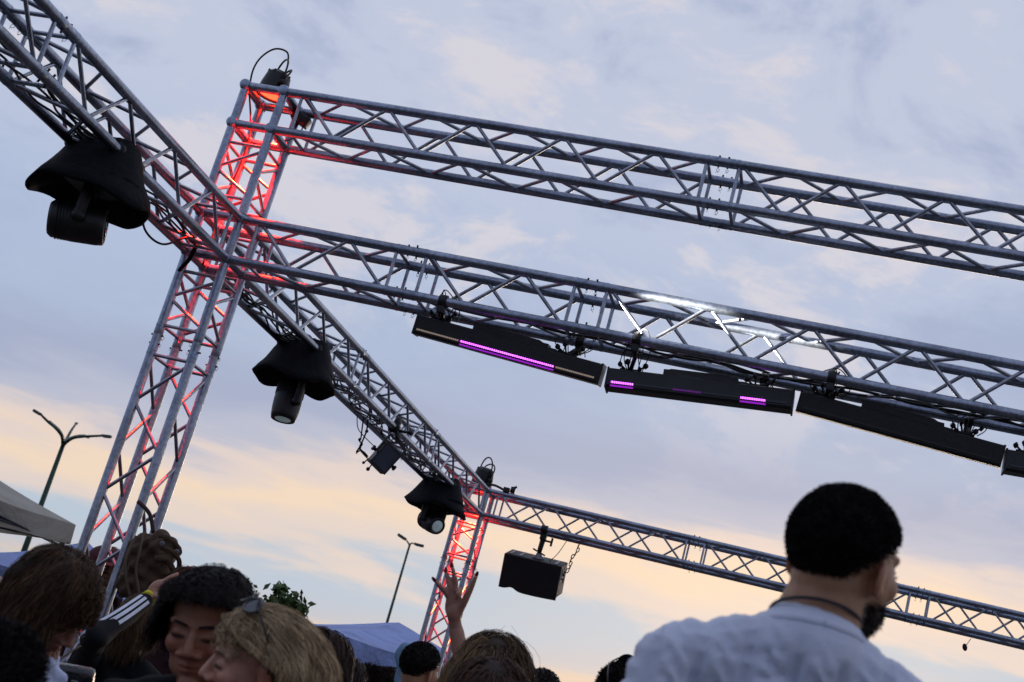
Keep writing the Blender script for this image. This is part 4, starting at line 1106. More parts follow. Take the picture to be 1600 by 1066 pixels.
    sc_ = (col[None] * (1 - mixf[:, None]) + col2[None] * mixf[:, None]) * rg.uniform(1 - var, 1 + var, n)[:, None]
    sc_ = np.repeat(sc_, K, axis=0)
    tcol = np.concatenate([np.repeat(col[None] * 0.55, base, 0), sc_, sc_])
    me = bpy.data.meshes.new('hair'); me.from_pydata(V.tolist(), [], fs + F.tolist())
    me.polygons.foreach_set('use_smooth', [True] * len(me.polygons)); me.materials.append(HAIR); put_tint(me, tcol); me.update()
    o = bpy.data.objects.new('hair', me); COL.objects.link(o); o.parent = parent
    return o

def fabric(name, col, bump=0.5, bscale=220, rough=0.85, var=0.2):
    return mat(name, col, rough, 0, var, 6, bump, bscale, spec=0.2, sheen=0.0)
def bframe(byaw):
    f = Vector((-FWD.x, -FWD.y, 0)).normalized(); f = Matrix.Rotation(R_(byaw), 3, 'Z') @ f
    y = -f; z = Vector((0, 0, 1)); x = y.cross(z)
    return Matrix((x, y, z)).transposed()

def person(label, px, py, D, yaw, pitch, roll, byaw, skin, hair, top=None, trousers=(0.03, 0.035, 0.05), voxel=0.008, hs=1.0, arms=None, shift=(0, 0, 0), jaw=1.0, beard=None, top_style='long', blush=0.3, lean=0.0, build=1.0, neck_len=1.0, brows=None, eyes=True, seed=1, finehand=None, fat_neck=1.0, nose_w=1.0):
    Hc = at(px, py, D)
    H = CB @ rotm(yaw, pitch, roll)
    T = Matrix.Translation(Hc) @ (H * hs).to_4x4()
    Bm = bframe(byaw)
    S = T @ Vector((0, 0.035, -0.125 * neck_len)) + Vector((0, 0, -0.055)) + Bm @ Vector(shift)
    s = max(0.8, S.z / 1.47); w = build
    root = empty('person', (S.x, S.y, 0), label, 'person', 'people in the crowd')
    def b(x, y, z): return S + Bm @ Vector((x * w, y, z * s))
    mb = MB()
    face_prims(mb, T, nose_w, True, False, jaw)
    caps(mb, T @ Vector((0, 0.022, -0.05)), 0.054 * hs * fat_neck, S + Vector((0, 0, 0.015)), 0.058 * s * fat_neck)
    def torso(mb, t, hips=True):
        if t > 0: mb.ball(b(0, 0.008, 0.0), (0.058 * s * fat_neck + 0.016, 0.058 * s * fat_neck + 0.016, 0.058 * s * fat_neck + 0.014), Bm, 22, 14)
        caps(mb, b(-0.155, 0.012, -0.045), 0.052 + t, b(0.155, 0.012, -0.045), 0.052 + t)
        for g in (-1, 1): caps(mb, b(0, 0.012, 0.012), 0.052 + t, b(g * 0.13, 0.012, -0.034), 0.046 + t)
        mb.ball(b(0, 0.0, -0.17), (0.165 * w + t, 0.108 + t, 0.165 * s + t), Bm, 22, 14); mb.ball(b(0, -0.002, -0.30), (0.148 * w + t, 0.102 + t, 0.16 * s), Bm, 22, 14)
        mb.ball(b(0, 0, -0.42), (0.135 * w + t, 0.098 + t, 0.14 * s), Bm, 22, 14); mb.ball(b(0, 0.008, -0.55), (0.165 * w + t, 0.118 + t, 0.12 * s), Bm, 22, 14)
    def legs(mb, t, feet):
        for g in (-1, 1):
            hip = b(g * 0.085, 0.01, -0.60); kn = Vector((hip.x, hip.y, hip.z * 0.53)) + Bm @ Vector((g * 0.01, -0.02, 0)); an = Vector((hip.x, hip.y, 0.09)) + Bm @ Vector((g * 0.015, 0.02, 0))
            chain(mb, [hip, kn, an], [0.088 * w + t, 0.058 + t, 0.04 + t])
            if feet: caps(mb, an - Vector((0, 0, 0.045)), 0.042, an + Bm @ Vector((g * 0.03, -0.15, 0)) - Vector((0, 0, 0.058)), 0.031)
    armp = {}
    for g, nm in ((-1, 'a'), (1, 'b')):
        sh = b(g * 0.185, 0.012, -0.058)
        if arms and nm in arms: el, wr, hdir, fing = arms[nm]
        else:
            el = b(g * 0.225, 0.035, -0.34); wr = b(g * 0.215, -0.05, -0.57); hdir = Bm @ Vector((0, -0.25, -1)); fing = None
        armp[nm] = (sh, Vector(el), Vector(wr), Vector(hdir).normalized(), fing)
    torso(mb, 0.0); legs(mb, 0.0, True)
    for nm, (sh, el, wr, hdir, fing) in armp.items():
        chain(mb, [sh, el, wr], [0.047 * w, 0.037 * w, 0.025])
        ax = hdir.cross(Bm.col[1]).normalized() if abs(hdir.dot(Bm.col[1])) < 0.95 else Bm.col[0].copy()
        if fing is None:
            nrm = hdir.cross(ax)
            Mh = Matrix((ax, nrm, hdir)).transposed()
            mb.ball(wr + hdir * 0.05, (0.038, 0.018, 0.055), Mh, 14, 10)
            for i, (o_, l_) in enumerate(((-0.030, 0.06), (-0.010, 0.075), (0.010, 0.078), (0.030, 0.07))):
                p0 = wr + hdir * 0.092 + ax * o_; p1 = p0 + hdir * l_ * 0.5 + nrm * 0.006; p2 = p1 + hdir * l_ * 0.45 + nrm * 0.02
                chain(mb, [p0, p1, p2], [0.0095, 0.0088, 0.0078])
            p0 = wr + hdir * 0.03 + ax * 0.034; chain(mb, [p0, p0 + hdir * 0.035 + ax * 0.02, p0 + hdir * 0.07 + ax * 0.022], [0.0125, 0.011, 0.0095])
        else:
            fing(mb, wr)
    me = remesh('body', mb, voxel, 3, 0.45)
    P = get_co(me); Ti = np.array(T.inverted()); Q = P @ Ti[:3, :3].T + Ti[:3, 3]
    # eye sockets, mouth line, nostrils pushed in
    disp = np.zeros(len(P)); 
    for g in (-1, 1):
        disp += 0.004 * gauss(Q, (g * 0.019, -0.080, 0.006), (0.010, 0.02, 0.010)) + 0.0035 * gauss(Q, (g * 0.034, -0.085, 0.0125), (0.018, 0.02, 0.004)) + 0.002 * gauss(Q, (g * 0.033, -0.085, -0.0125), (0.017, 0.02, 0.004))
    disp += 0.0035 * gauss(Q, (0, -0.09, -0.0690), (0.022, 0.02, 0.0025))
    No = get_no(me); P = P - No * disp[:, None]
    if beard: pass
    c = np.repeat(np.array(skin)[None], len(P), 0)
    lip = np.clip(gauss(Q, (0, -0.090, -0.064), (0.021, 0.02, 0.0055)) + gauss(Q, (0, -0.090, -0.0745), (0.019, 0.02, 0.006)), 0, 1)[:, None]
    c = c * (1 - 0.75 * lip) + np.array((skin[0] * 0.72, skin[1] * 0.42, skin[2] * 0.45)) * 0.75 * lip
    ml = np.clip(gauss(Q, (0, -0.088, -0.0690), (0.021, 0.02, 0.0020)), 0, 1)[:, None]; c = c * (1 - 0.6 * ml)
    for g in (-1, 1):
        bl = (blush * gauss(Q, (g * 0.042, -0.07, -0.03), (0.025, 0.04, 0.02)))[:, None]; c = c * (1 - bl) + np.array((skin[0] * 1.0, skin[1] * 0.62, skin[2] * 0.6)) * bl
        lash = np.clip(gauss(Q, (g * 0.034, -0.087, -0.0065), (0.017, 0.02, 0.0032)), 0, 1)[:, None]; c = c * (1 - 0.88 * lash)
        er = (0.5 * gauss(Q, (g * 0.082, 0.014, -0.012), (0.02, 0.03, 0.04)))[:, None]; c = c * (1 - er) + np.array((skin[0] * 1.05, skin[1] * 0.6, skin[2] * 0.55)) * er
    ns = (0.35 * gauss(Q, (0, -0.11, -0.036), (0.018, 0.02, 0.015)))[:, None]; c = c * (1 - ns) + np.array((skin[0], skin[1] * 0.66, skin[2] * 0.62)) * ns
    if beard:
        bd = np.clip((np.clip((-0.040 - Q[:, 2]) / 0.022, 0, 1) * np.clip((0.028 - Q[:, 1]) / 0.02, 0, 1) * np.clip((Q[:, 2] + 0.135) / 0.012, 0, 1)), 0, 1)
        bd = bd * (1 - lip[:, 0]); bd = (np.clip(bd, 0, 1) * 0.92)[:, None]; c = c * (1 - bd) + np.array(beard) * bd
    beard_src = None
    if beard:
        idx = np.nonzero(bd[:, 0] > 0.45)[0]
        if len(idx): beard_src = (P[idx], No[idx])
    if finehand: c = finehand(P, c)
    set_co(me, P); put_tint(me, c)
    inv = np.array(root.matrix_basis.inverted()); set_co(me, P @ inv[:3, :3].T + inv[:3, 3])
    me.materials.append(SKIN); data_obj('body', me, root)
    if beard_src is not None:
        rgb_ = np.random.default_rng(seed); pk = rgb_.integers(0, len(beard_src[0]), 5200)
        p0 = beard_src[0][pk] + rgb_.normal(0, 0.0022, (5200, 3)); nn = beard_src[1][pk]; dv = nn + rgb_.normal(0, 0.5, (5200, 3)) + np.array((0, 0, -0.8)); dv /= np.linalg.norm(dv, axis=1, keepdims=True)
        sd2 = np.cross(dv, rgb_.normal(size=(5200, 3))); sd2 /= np.linalg.norm(sd2, axis=1, keepdims=True)
        V_ = np.stack([p0 - sd2 * 0.0009, p0 + sd2 * 0.0009, p0 + dv * 0.006], 1).reshape(-1, 3); V_ = V_ @ inv[:3, :3].T + inv[:3, 3]
        mb_ = bpy.data.meshes.new('beard'); mb_.from_pydata(V_.tolist(), [], np.arange(5200 * 3).reshape(-1, 3).tolist()); mb_.materials.append(HAIR); put_tint(mb_, np.repeat(np.array(beard)[None], len(V_), 0)); data_obj('beard', mb_, root)
    # brows
    if eyes:
        bc = brows or tuple(0.6 * x for x in hair['col'])
        for g in (-1, 1):
            mbb = MB(); pts = [T @ Vector((g * x, y, z)) for x, y, z in ((0.013, -0.0935, 0.0195), (0.026, -0.0915, 0.0225), (0.040, -0.0825, 0.0225), (0.053, -0.068, 0.0175))]
            mbb.tube(spline(pts, 4), [0.0028 * hs] * 5 + [0.0033 * hs] * 4 + [0.003 * hs, 0.0024 * hs, 0.0018 * hs, 0.001 * hs], 6); mbb.build('eyebrow', mat('brow_%d' % seed, bc, 0.8), root)
            mbb = MB(); pts = [T @ Vector((g * x, y, z)) for x, y, z in ((0.019, -0.0845, -0.0050), (0.028, -0.0885, -0.0075), (0.038, -0.0875, -0.0080), (0.049, -0.0795, -0.0050))]
            mbb.tube(spline(pts, 4), 0.0017 * hs, 5); mbb.build('eyelash', mat('lash', (0.01, 0.008, 0.008), 0.6), root)
    # clothes
    def shell(name, mbc, vox, material, dispf=None, cut=None, sm=4):
        m_ = remesh(name, mbc, vox, sm, 0.5)
        P_ = get_co(m_); N_ = get_no(m_)
        if dispf is not None: P_ = P_ + N_ * dispf(P_, N_)[:, None]
        P_ = P_ @ inv[:3, :3].T + inv[:3, 3]; set_co(m_, P_); m_.materials.append(material)
        return data_obj(name, m_, root)
    mbt = MB(); t_ = 0.013
    if top_style != 'offshoulder':
        torso(mbt, t_)
        for nm, (sh, el, wr, hdir, fing) in armp.items():
            if top_style == 'long': chain(mbt, [sh, el, el.lerp(wr, 0.88)], [0.060 * w, 0.050 * w, 0.037])
            elif top_style == 'tee': chain(mbt, [sh, sh.lerp(el, 0.6)], [0.060 * w, 0.056 * w])
    else:
        for k_ in range(2):
            mbt.ball(b(0, 0.0, -0.235), (0.168 * w + t_, 0.115 + t_, 0.13 * s), Bm, 22, 14)
        mbt.ball(b(0, -0.002, -0.33), (0.155 * w + t_, 0.108 + t_, 0.16 * s), Bm, 22, 14); mbt.ball(b(0, 0, -0.45), (0.15 * w + t_, 0.108 + t_, 0.16 * s), Bm, 22, 14)
        for nm, (sh, el, wr, hdir, fing) in armp.items(): chain(mbt, [sh.lerp(el, 0.22), sh.lerp(el, 0.38), sh.lerp(el, 0.52)], [0.056, 0.072, 0.054])
    tm, tname, tdisp, tvox = top
    if tdisp is None:
        ph = seed * 1.3
        def tdisp(P_, N_): return 0.004 * np.sin(P_[:, 0] * 41 + P_[:, 2] * 23 + ph) * np.sin(P_[:, 2] * 34 - P_[:, 1] * 19) + 0.003 * np.sin(P_[:, 2] * 71 + P_[:, 0] * 53 + ph)
    topo = shell(tname, mbt, tvox, tm, (lambda P_, N_: tdisp(P_, N_)) )
    mbl = MB(); legs(mbl, 0.012, False); mbl.ball(b(0, 0.008, -0.55), (0.165 * w + 0.01, 0.118 + 0.012, 0.11 * s), Bm, 18, 12)
    shell('trousers', mbl, 0.016, fabric('trouser_%d' % seed, trousers), None, None, 2)
    mbs = MB()
    for g in (-1, 1):
        hip = b(g * 0.085, 0.01, -0.60); an = Vector((hip.x, hip.y, 0.09)) + Bm @ Vector((g * 0.015, 0.02, 0)); mbx = MB()
        caps(mbx, an - Vector((0, 0, 0.038)), 0.05, an + Bm @ Vector((g * 0.032, -0.17, 0)) - Vector((0, 0, 0.050)), 0.038)
        mbx.v = [Vector((v.x, v.y, max(v.z, 0.002))) for v in mbx.v]; mbx.build('shoe', mat('shoe_dark', (0.05, 0.05, 0.05), 0.6), root)
    ho = make_hair(root, T, hair, seed) if hair.get('n') else None
    return dict(root=root, T=T, S=S, Bm=Bm, b=b, arms=armp, top=topo, s=s)

DARKBROWN = (0.022, 0.013, 0.009); BLACKH = (0.009, 0.008, 0.009)
LIGHTSK = (0.56, 0.29, 0.20); TANSK = (0.38, 0.175, 0.105); OLIVE = (0.42, 0.22, 0.12)

# --- the man on the right, seen from behind, in a cable-knit jumper
def knit(P_, N_):
    S_ = KN['S']; B_ = KN['B']; q = (P_ - np.array(S_)) @ np.array(B_)      # body-local
    u = q[:, 0] * 1.0; v = q[:, 2]
    per = 0.070; k = np.floor(u / per + 0.5); fu = (u / per + 0.5 - k - 0.5 + 0.5) - 0.5
    fu = (u - k * per) / per                                     # -.5 .. .5 within one cable column
    rib = -0.0024 * np.exp(-((np.abs(fu) - 0.46) / 0.085) ** 2)
    tw = 2 * math.pi * (v / 0.075 + 0.25 * k)
    c1_ = 0.15 * np.sin(tw); c2_ = 0.15 * np.sin(tw + math.pi)
    h1 = np.exp(-((fu - c1_) / 0.12) ** 2) * (1 + 0.5 * np.cos(tw)); h2 = np.exp(-((fu - c2_) / 0.12) ** 2) * (1 - 0.5 * np.cos(tw))
    fine = 0.0006 * np.sin(v * 2 * math.pi / 0.008 + np.abs(fu) * 20)
    wr_ = 0.0005 * np.sin(q[:, 0] * 22 + q[:, 2] * 31) * np.sin(q[:, 2] * 17)
    nk = np.clip(np.maximum((np.hypot(q[:, 0], q[:, 1] - 0.01) - 0.085) / 0.02, (-q[:, 2] - 0.0) / 0.03), 0, 1); nk = nk * nk * (3 - 2 * nk)
    return (0.0058 * np.maximum(h1, h2) + rib * 4.5 + fine) * (1 - 0.65 * np.clip(N_[:, 2] * 1.6, 0, 1)) * nk + wr_
KN = {}
def setKN(px, py, D, byaw, T_hs, yaw, pitch, roll):
    Hc = at(px, py, D); H = CB @ rotm(yaw, pitch, roll); T = Matrix.Translation(Hc) @ (H * T_hs).to_4x4()
    KN['S'] = T @ Vector((0, 0.035, -0.125)) + Vector((0, 0, -0.025)); KN['B'] = bframe(byaw)
setKN(1318, 880, 2.25, 176, 1.0, 132, 6, 8)
KNIT = fabric('white_knit', (0.74, 0.80, 0.95), 0.5, 420, 0.9, 0.06)
man = person('bearded man from behind in a pale cable-knit jumper and neck cord', 1318, 880, 2.25, 132, 6, 8, 176, OLIVE,
    dict(style='short', col=(0.010, 0.0085, 0.009), clump=0.6, n=16000, len=0.0085, k=4, w=0.0022, cap=0.002, mess=0.55, var=0.4, region=(0.40, -0.10, -0.84)), (KNIT, 'knitted_jumper', knit, 0.0042), voxel=0.005, beard=(0.009, 0.007, 0.007), jaw=1.1, seed=1, shift=(0.008, 0.0, 0.026), build=1.06, fat_neck=1.18)
mb = MB(); T = man['T']; pts = []
for a in np.linspace(0, 2 * math.pi, 40):
    pts.append(man['S'] + man['Bm'] @ Vector((0.0705 * math.sin(a), 0.009 + 0.0715 * math.cos(a), 0.060 + 0.020 * math.cos(a))))
mb.tube(pts, 0.0028, 6, cap=False); cord_mb = mb
mb = MB(); pts = [man['S'] + man['Bm'] @ Vector((0.078 * math.sin(a), 0.008 + 0.077 * math.cos(a), 0.034 + 0.010 * math.cos(a))) for a in np.linspace(0, 2 * math.pi, 49)]
mb.tube(pts, 0.0085, 10, cap=False); mb.build('collar', KNIT, man['root'])
mb = cord_mb; mb.build('neck_cord', mat('dark_cord', (0.012, 0.012, 0.02), 0.6), man['root'])

# --- the curly haired man, facing the viewer
BLKF = fabric('black_fabric', (0.010, 0.010, 0.012), 0.4, 200)
DKF = fabric('dark_maroon_fabric', (0.035, 0.012, 0.016), 0.4, 160)
person('smiling man with black curly hair facing the camera', 322, 980, 3.2, -6, 1, 9, -10, TANSK,
    dict(style='curly', col=BLACKH, col2=(0.016, 0.011, 0.010), n=5600, len=0.098, k=16, w=0.0021, thick=0.006, amp=0.0105, cap=0.003, var=0.5, fringe_z=0.082, clump=0.9, region=(0.62, -0.25, -0.6)), (BLKF, 'black_top', None, 0.009), voxel=0.0042, seed=2, blush=0.5, hs=1.05, jaw=1.08, nose_w=1.3)

# --- the blonde woman in profile
def blond_streak(dr, rg): return np.clip(0.5 + 0.45 * np.sin(dr[:, 1] * 14 + dr[:, 0] * 9) + rg.normal(0, 0.25, len(dr)), 0, 1)
bw = person('blonde woman in profile facing left with sunglasses pushed into her hair', 400, 1038, 2.95, -74, 2, 14, -70, LIGHTSK,
    dict(style='long', col=(0.20, 0.125, 0.065), col2=(0.64, 0.48, 0.28), n=10000, len=0.25, k=16, w=0.0014, thick=0.012, cap=0.003, var=0.25, wave=0.007, flow='back', fringe=True, streak=blond_streak, ear=True, region=(0.26, -0.12, -0.6)), (fabric('grey_top', (0.12, 0.12, 0.14)), 'top', None, 0.011), voxel=0.0042, seed=3, blush=0.6, hs=0.96, brows=(0.12, 0.07, 0.04), jaw=0.92)
def sunglasses(P, c0, tilt, label, sc=1.0):
    """folded-out sunglasses resting on hair; P person record"""
    T = P['T'] @ Matrix.Translation(Vector(c0)) @ Matrix.Rotation(R_(tilt), 4, 'X')
    root = empty('sunglasses', T.translation, label, 'sunglasses')
    blk = mat('glasses_frame', (0.01, 0.01, 0.012), 0.25); ln = mat('dark_lens', (0.015, 0.018, 0.025), 0.06, 0, 0.1, spec=0.9)
    for g in (-1, 1):
        mb = MB(); pts = [T @ Vector((g * 0.034 + 0.027 * math.cos(a) * sc, -0.012 * (abs(g * 0.034 + 0.027 * math.cos(a)) / 0.06) ** 2 * -1.0, 0.021 * math.sin(a) * sc)) for a in np.linspace(0, 2 * math.pi, 21)]
        mb.tube(pts, 0.0026, 6, cap=False); mb.build('rim', blk, root)
        mb = MB(); mb.add(pts[:-1], [tuple(range(20))]); mb.build('lens', ln, root, False)
        mb = MB(); mb.tube(spline([T @ Vector((g * 0.062, 0.012, 0.008)), T @ Vector((g * 0.088, 0.05, 0.004)), T @ Vector((g * 0.090, 0.11, -0.004)), T @ Vector((g * 0.084, 0.145, -0.025))], 5), 0.0024, 6); mb.build('temple', blk, root)
    mb = MB(); mb.tube([T @ Vector((-0.009, 0, 0.004)), T @ Vector((0, -0.002, 0.007)), T @ Vector((0.009, 0, 0.004))], 0.0026, 6); mb.build('bridge', blk, root)
sunglasses(bw, (0, -0.040, 0.137), -58, 'dark sunglasses resting on the blonde woman\'s hair')

# --- the brunette at the left, looking down to the right
def br_streak(dr, rg): return np.clip(0.25 + 0.3 * np.sin(dr[:, 0] * 11 + dr[:, 1] * 7) + rg.normal(0, 0.25, len(dr)), 0, 1)
FRILL = fabric('pale_blue_cotton', (0.55, 0.62, 0.82), 0.5, 90, 0.9)
def frill(P_, N_): return 0.009 * np.sin(P_[:, 0] * 85 + P_[:, 1] * 80) * (0.6 + 0.4 * np.sin(P_[:, 2] * 60)) + 0.004 * np.sin(P_[:, 2] * 120 + P_[:, 1] * 60)
bru = person('brown haired woman in an off-shoulder pale blue top looking down', 84, 940, 3.4, 66, 30, 14, 40, LIGHTSK,
    dict(style='long', col=(0.035, 0.019, 0.011), col2=(0.15, 0.08, 0.038), n=11000, len=0.38, k=20, w=0.0015, thick=0.011, cap=0.003, var=0.35, wave=0.010, sweep=0.9, far=1, streak=br_streak, region=(0.42, -0.15, -0.62)), (FRILL, 'off_shoulder_top', frill, 0.007), voxel=0.005, seed=4, top_style='offshoulder', build=0.94, hs=0.98, shift=(0, 0.17, 0.09))
mb = MB(); bq = bru['b']
mb.tube(spline([bq(-0.06, -0.12, -0.16), bq(-0.075, -0.055, -0.02), bq(-0.085, 0.02, 0.022), bq(-0.10, 0.09, -0.05), bq(-0.10, 0.13, -0.2)], 7), 0.011, 6); mb.build('bag_strap', mat('brown_leather', (0.10, 0.06, 0.03), 0.6), bru['root'])

# --- the person in the striped black track jacket, one hand up
D3 = 5.9
wr = at(233, 934, D3 + 0.05); el = at(150, 996, D3 - 0.42)
def hand3(mb, w_):
    pts = lambda *q: [at(x, y, D3 + z) for x, y, z in q]
    Mh = CB @ Matrix.Rotation(R_(48), 3, 'Y')
    mb.ball(at(247, 922, D3 + 0.06), (0.040, 0.020, 0.052), Mh, 14, 10)
    chain(mb, pts((252, 912, 0.06), (264, 903, 0.05), (277, 897, 0.06)), [0.011, 0.0098, 0.0085]); chain(mb, pts((258, 916, 0.05), (270, 909, 0.03), (281, 904, 0.04)), [0.011, 0.0098, 0.0085])
    chain(mb, pts((260, 922, 0.05), (272, 917, 0.03), (280, 914, 0.05)), [0.011, 0.0095, 0.0085]); chain(mb, pts((258, 928, 0.06), (267, 926, 0.04), (274, 925, 0.06)), [0.010, 0.009, 0.008])
    chain(mb, pts((243, 930, 0.03), (252, 936, 0.0), (262, 934, -0.01)), [0.013, 0.0115, 0.010])
p3 = person('person in a black track jacket with three white sleeve stripes, hand raised to the head', 222, 974, D3 + 0.2, 150, 4, 14, 160, LIGHTSK,
    dict(style='long', col=(0.06, 0.034, 0.017), col2=(0.17, 0.10, 0.05), n=2600, len=0.17, k=12, w=0.0030, thick=0.010, cap=0.005, var=0.35, sweep=0.3), (BLKF, 'track_jacket', None, 0.010), voxel=0.006, seed=5, arms={'b': (el, wr, (wr - el), hand3)})

sh, el, wr, _, _ = p3['arms']['b']
WST = fabric('white_stripe', (0.72, 0.75, 0.85), 0.2, 200)
toc = (CAM - el).normalized()
for j, ang in enumerate((18, 44, 70)):
    mb = MB(); vs = []; n_ = 22
    for i in range(n_):
        t = i / (n_ - 1)
        if t < 0.45: u_ = t / 0.45; p = sh.lerp(el, u_); ax_ = (el - sh).normalized(); r = 0.060 + (0.050 - 0.060) * u_
        else: u_ = (t - 0.45) / 0.55 * 0.80; p = el.lerp(wr, u_); ax_ = (wr - el).normalized(); r = 0.050 + (0.037 - 0.050) * u_
        ax_ = ((el - sh).normalized() * (1 - t) + (wr - el).normalized() * t).normalized()
        upv = (-DOWN); upv = (upv - ax_ * upv.dot(ax_)).normalized(); sd_ = ax_.cross(upv); sd_ = sd_ if sd_.dot(toc) > 0 else -sd_
        for e_ in (-1, 1):
            a_ = R_(90 - ang + e_ * 8.0); vs.append(p + (sd_ * math.cos(a_) + upv * math.sin(a_)) * (r + 0.0075))
    mb.add(vs, [(2 * i, 2 * i + 1, 2 * i + 3, 2 * i + 2) for i in range(n_ - 1)]); mb.build('sleeve_stripe', WST, p3['root'])
mb = MB(); ax_ = (wr - el).normalized(); mb.lathe(wr - ax_ * 0.004, ax_, [(-0.017, 0.029), (-0.017, 0.0335), (0.017, 0.0315), (0.017, 0.027)], 20)
mb.build('wristband', mat('yellow_band', (0.75, 0.72, 0.02), 0.5, emit=(0.7, 0.68, 0.0), estr=0.0), p3['root'])

# --- the rest of the crowd
def lh(col, col2, n=2200, ln=0.32, **k): return dict(dict(style='long', col=col, col2=col2, n=n, len=ln, k=12, w=0.0030, thick=0.018, cap=0.008, var=0.4, sweep=0.4), **k)
def sh_(col, n=2600, **k): return dict(dict(style='short', col=col, n=n, len=0.013, k=4, w=0.0032, cap=0.003, mess=0.6, var=0.4, region=(0.42, -0.2, -0.7)), **k)
def tp(name, col, vox=0.012): return (fabric(name, col), 'top', None, vox)
person('person in black cut by the lower left corner', -22, 1092, 2.3, 170, 0, 10, 170, LIGHTSK, sh_(BLACKH, 5000, len=0.02), (BLKF, 'black_top', None, 0.012), seed=6, voxel=0.009)
person('dark brown haired person right behind the blonde woman', 498, 1052, 4.2, 150, 0, 12, 160, LIGHTSK, lh((0.028, 0.014, 0.010), (0.06, 0.03, 0.02), 3000), tp('plum_top', (0.08, 0.03, 0.05)), seed=7, voxel=0.009)
person('dark haired woman partly hidden, right of the blonde woman', 525, 1078, 4.9, 120, 5, 12, 140, LIGHTSK, lh((0.022, 0.011, 0.009), (0.05, 0.025, 0.018), 2200), tp('dark_top', (0.05, 0.04, 0.05)), seed=8, voxel=0.009)
person('small dark haired head in front of the white and blue tent', 571, 1082, 7.0, 170, 0, 14, 170, LIGHTSK, sh_((0.012, 0.009, 0.008), 2200, len=0.04), tp('grey_shirt', (0.2, 0.2, 0.22)), seed=9, voxel=0.010)
e8 = at(634, 1020, 6.9)
person('person in a pale denim jacket with one elbow raised', 601, 1086, 7.0, 160, 0, 14, 165, (0.5, 0.22, 0.16), sh_((0.03, 0.014, 0.01), 2200, len=0.03), (fabric('denim', (0.20, 0.32, 0.46), 0.6, 150), 'denim_jacket', None, 0.012), seed=10, voxel=0.010,
       arms={'a': (e8, at(655, 1062, 6.95), Vector((0, 0, 1)), None)})
person('man with short dark hair and visible ear below the raised hand', 656, 1046, 6.5, 140, 5, 12, 165, OLIVE, sh_((0.010, 0.008, 0.007), 5200, len=0.012, w=0.003), tp('white_tee', (0.6, 0.6, 0.65)), seed=11, voxel=0.0075, top_style='tee')
def dk_blond(dr, rg): return np.clip(np.where(dr[:, 0] > 0.15, 0.9, 0.15) + rg.normal(0, 0.25, len(dr)), 0, 1)
person('woman with long brown hair lightened on one side, back turned', 768, 1066, 3.9, 176, 2, 10, 175, LIGHTSK, lh((0.045, 0.024, 0.014), (0.24, 0.15, 0.07), 8500, 0.36, w=0.0018, streak=dk_blond, thick=0.024, k=14, wave=0.010), tp('dusty_top', (0.25, 0.2, 0.22)), seed=12, voxel=0.008)
person('reddish brown haired head low in front of the long haired woman', 762, 1116, 3.3, 178, 0, 10, 175, LIGHTSK, lh((0.035, 0.015, 0.010), (0.09, 0.042, 0.025), 4200, 0.3, w=0.0024, thick=0.02), tp('grey_blue_top', (0.15, 0.17, 0.25)), seed=13, voxel=0.009)
person('person barely showing at the bottom edge right of the long hair', 842, 1094, 5.6, 165, 0, 12, 170, (0.5, 0.25, 0.2), sh_((0.012, 0.008, 0.008), 2400, region=(0.3, -0.05, -0.6)), tp('pale_top', (0.5, 0.5, 0.6)), seed=14, voxel=0.010)
p13 = person('dark haired person with sunglasses on top at the bottom centre', 970, 1096, 4.7, 176, 0, 10, 176, LIGHTSK, sh_((0.010, 0.007, 0.006), 5200, len=0.026, w=0.003, mess=0.8, cap=0.007), tp('navy_top', (0.03, 0.04, 0.09)), seed=15, voxel=0.009)
Tq = p13['T']
sg = sunglasses(p13, (-0.03, -0.01, 0.137), -20, 'dark sunglasses on the dark haired head at the bottom centre')
person('person with a dark red cap behind the near tower', 168, 892, 7.9, 30, 10, 12, 20, (0.30, 0.15, 0.11), lh(DARKBROWN, (0.05, 0.025, 0.015), 1600, 0.25), (DKF, 'maroon_top', None, 0.012), seed=16, voxel=0.009)
person('brown haired person mostly hidden behind the raised tattooed hand', 290, 928, 6.8, 20, 5, 12, 10, LIGHTSK, lh((0.05, 0.025, 0.016), (0.09, 0.05, 0.03), 1800, 0.2), (DKF, 'dark_top', None, 0.012), seed=17, voxel=0.009)

# --- the raised hand with red nails
D10 = 4.7
def fp(*q): return [at(x, y, D10 + z) for x, y, z in q]
FING = [fp((701, 932, 0), (696, 918, -0.01), (690, 908, -0.015), (684, 909, -0.02))]
fingers10 = [(fp((701, 934, 0.0), (693, 922, -0.01), (686, 915, -0.02), (681, 909, -0.025)), 0.0085), (fp((704, 930, 0.0), (702, 915, 0), (700, 905, 0.005), (698, 896, 0.01)), 0.0092),
             (fp((711, 929, 0.0), (712, 912, 0), (710, 900, 0.0), (707, 888, 0.0)), 0.0095), (fp((716, 931, 0.0), (719, 921, -0.03), (716, 928, -0.055), (713, 935, -0.05)), 0.0092)]
thumb10 = (fp((716, 958, -0.01), (727, 938, -0.02), (735, 921, -0.025), (743, 902, -0.03)), 0.0105)
def hand10(mb, w_):
    M_ = CB @ Matrix.Rotation(R_(6), 3, 'Y')
    mb.ball(at(709, 946, D10), (0.030, 0.018, 0.048), M_, 16, 12); mb.ball(at(710, 958, D10 - 0.01), (0.026, 0.018, 0.034), M_, 16, 12)
    caps(mb, at(703, 936, D10), 0.013, at(715, 934, D10), 0.012); caps(mb, w_, 0.022, at(709, 962, D10), 0.022)
    for pts, r in fingers10: chain(mb, pts, [r * 1.1, r, r * 0.95, r * 0.75])
    pts, r = thumb10; chain(mb, pts, [r * 1.35, r * 1.15, r, r * 0.75])
wr10 = at(713, 986, D10); el10 = at(735, 1100, D10 - 0.05)
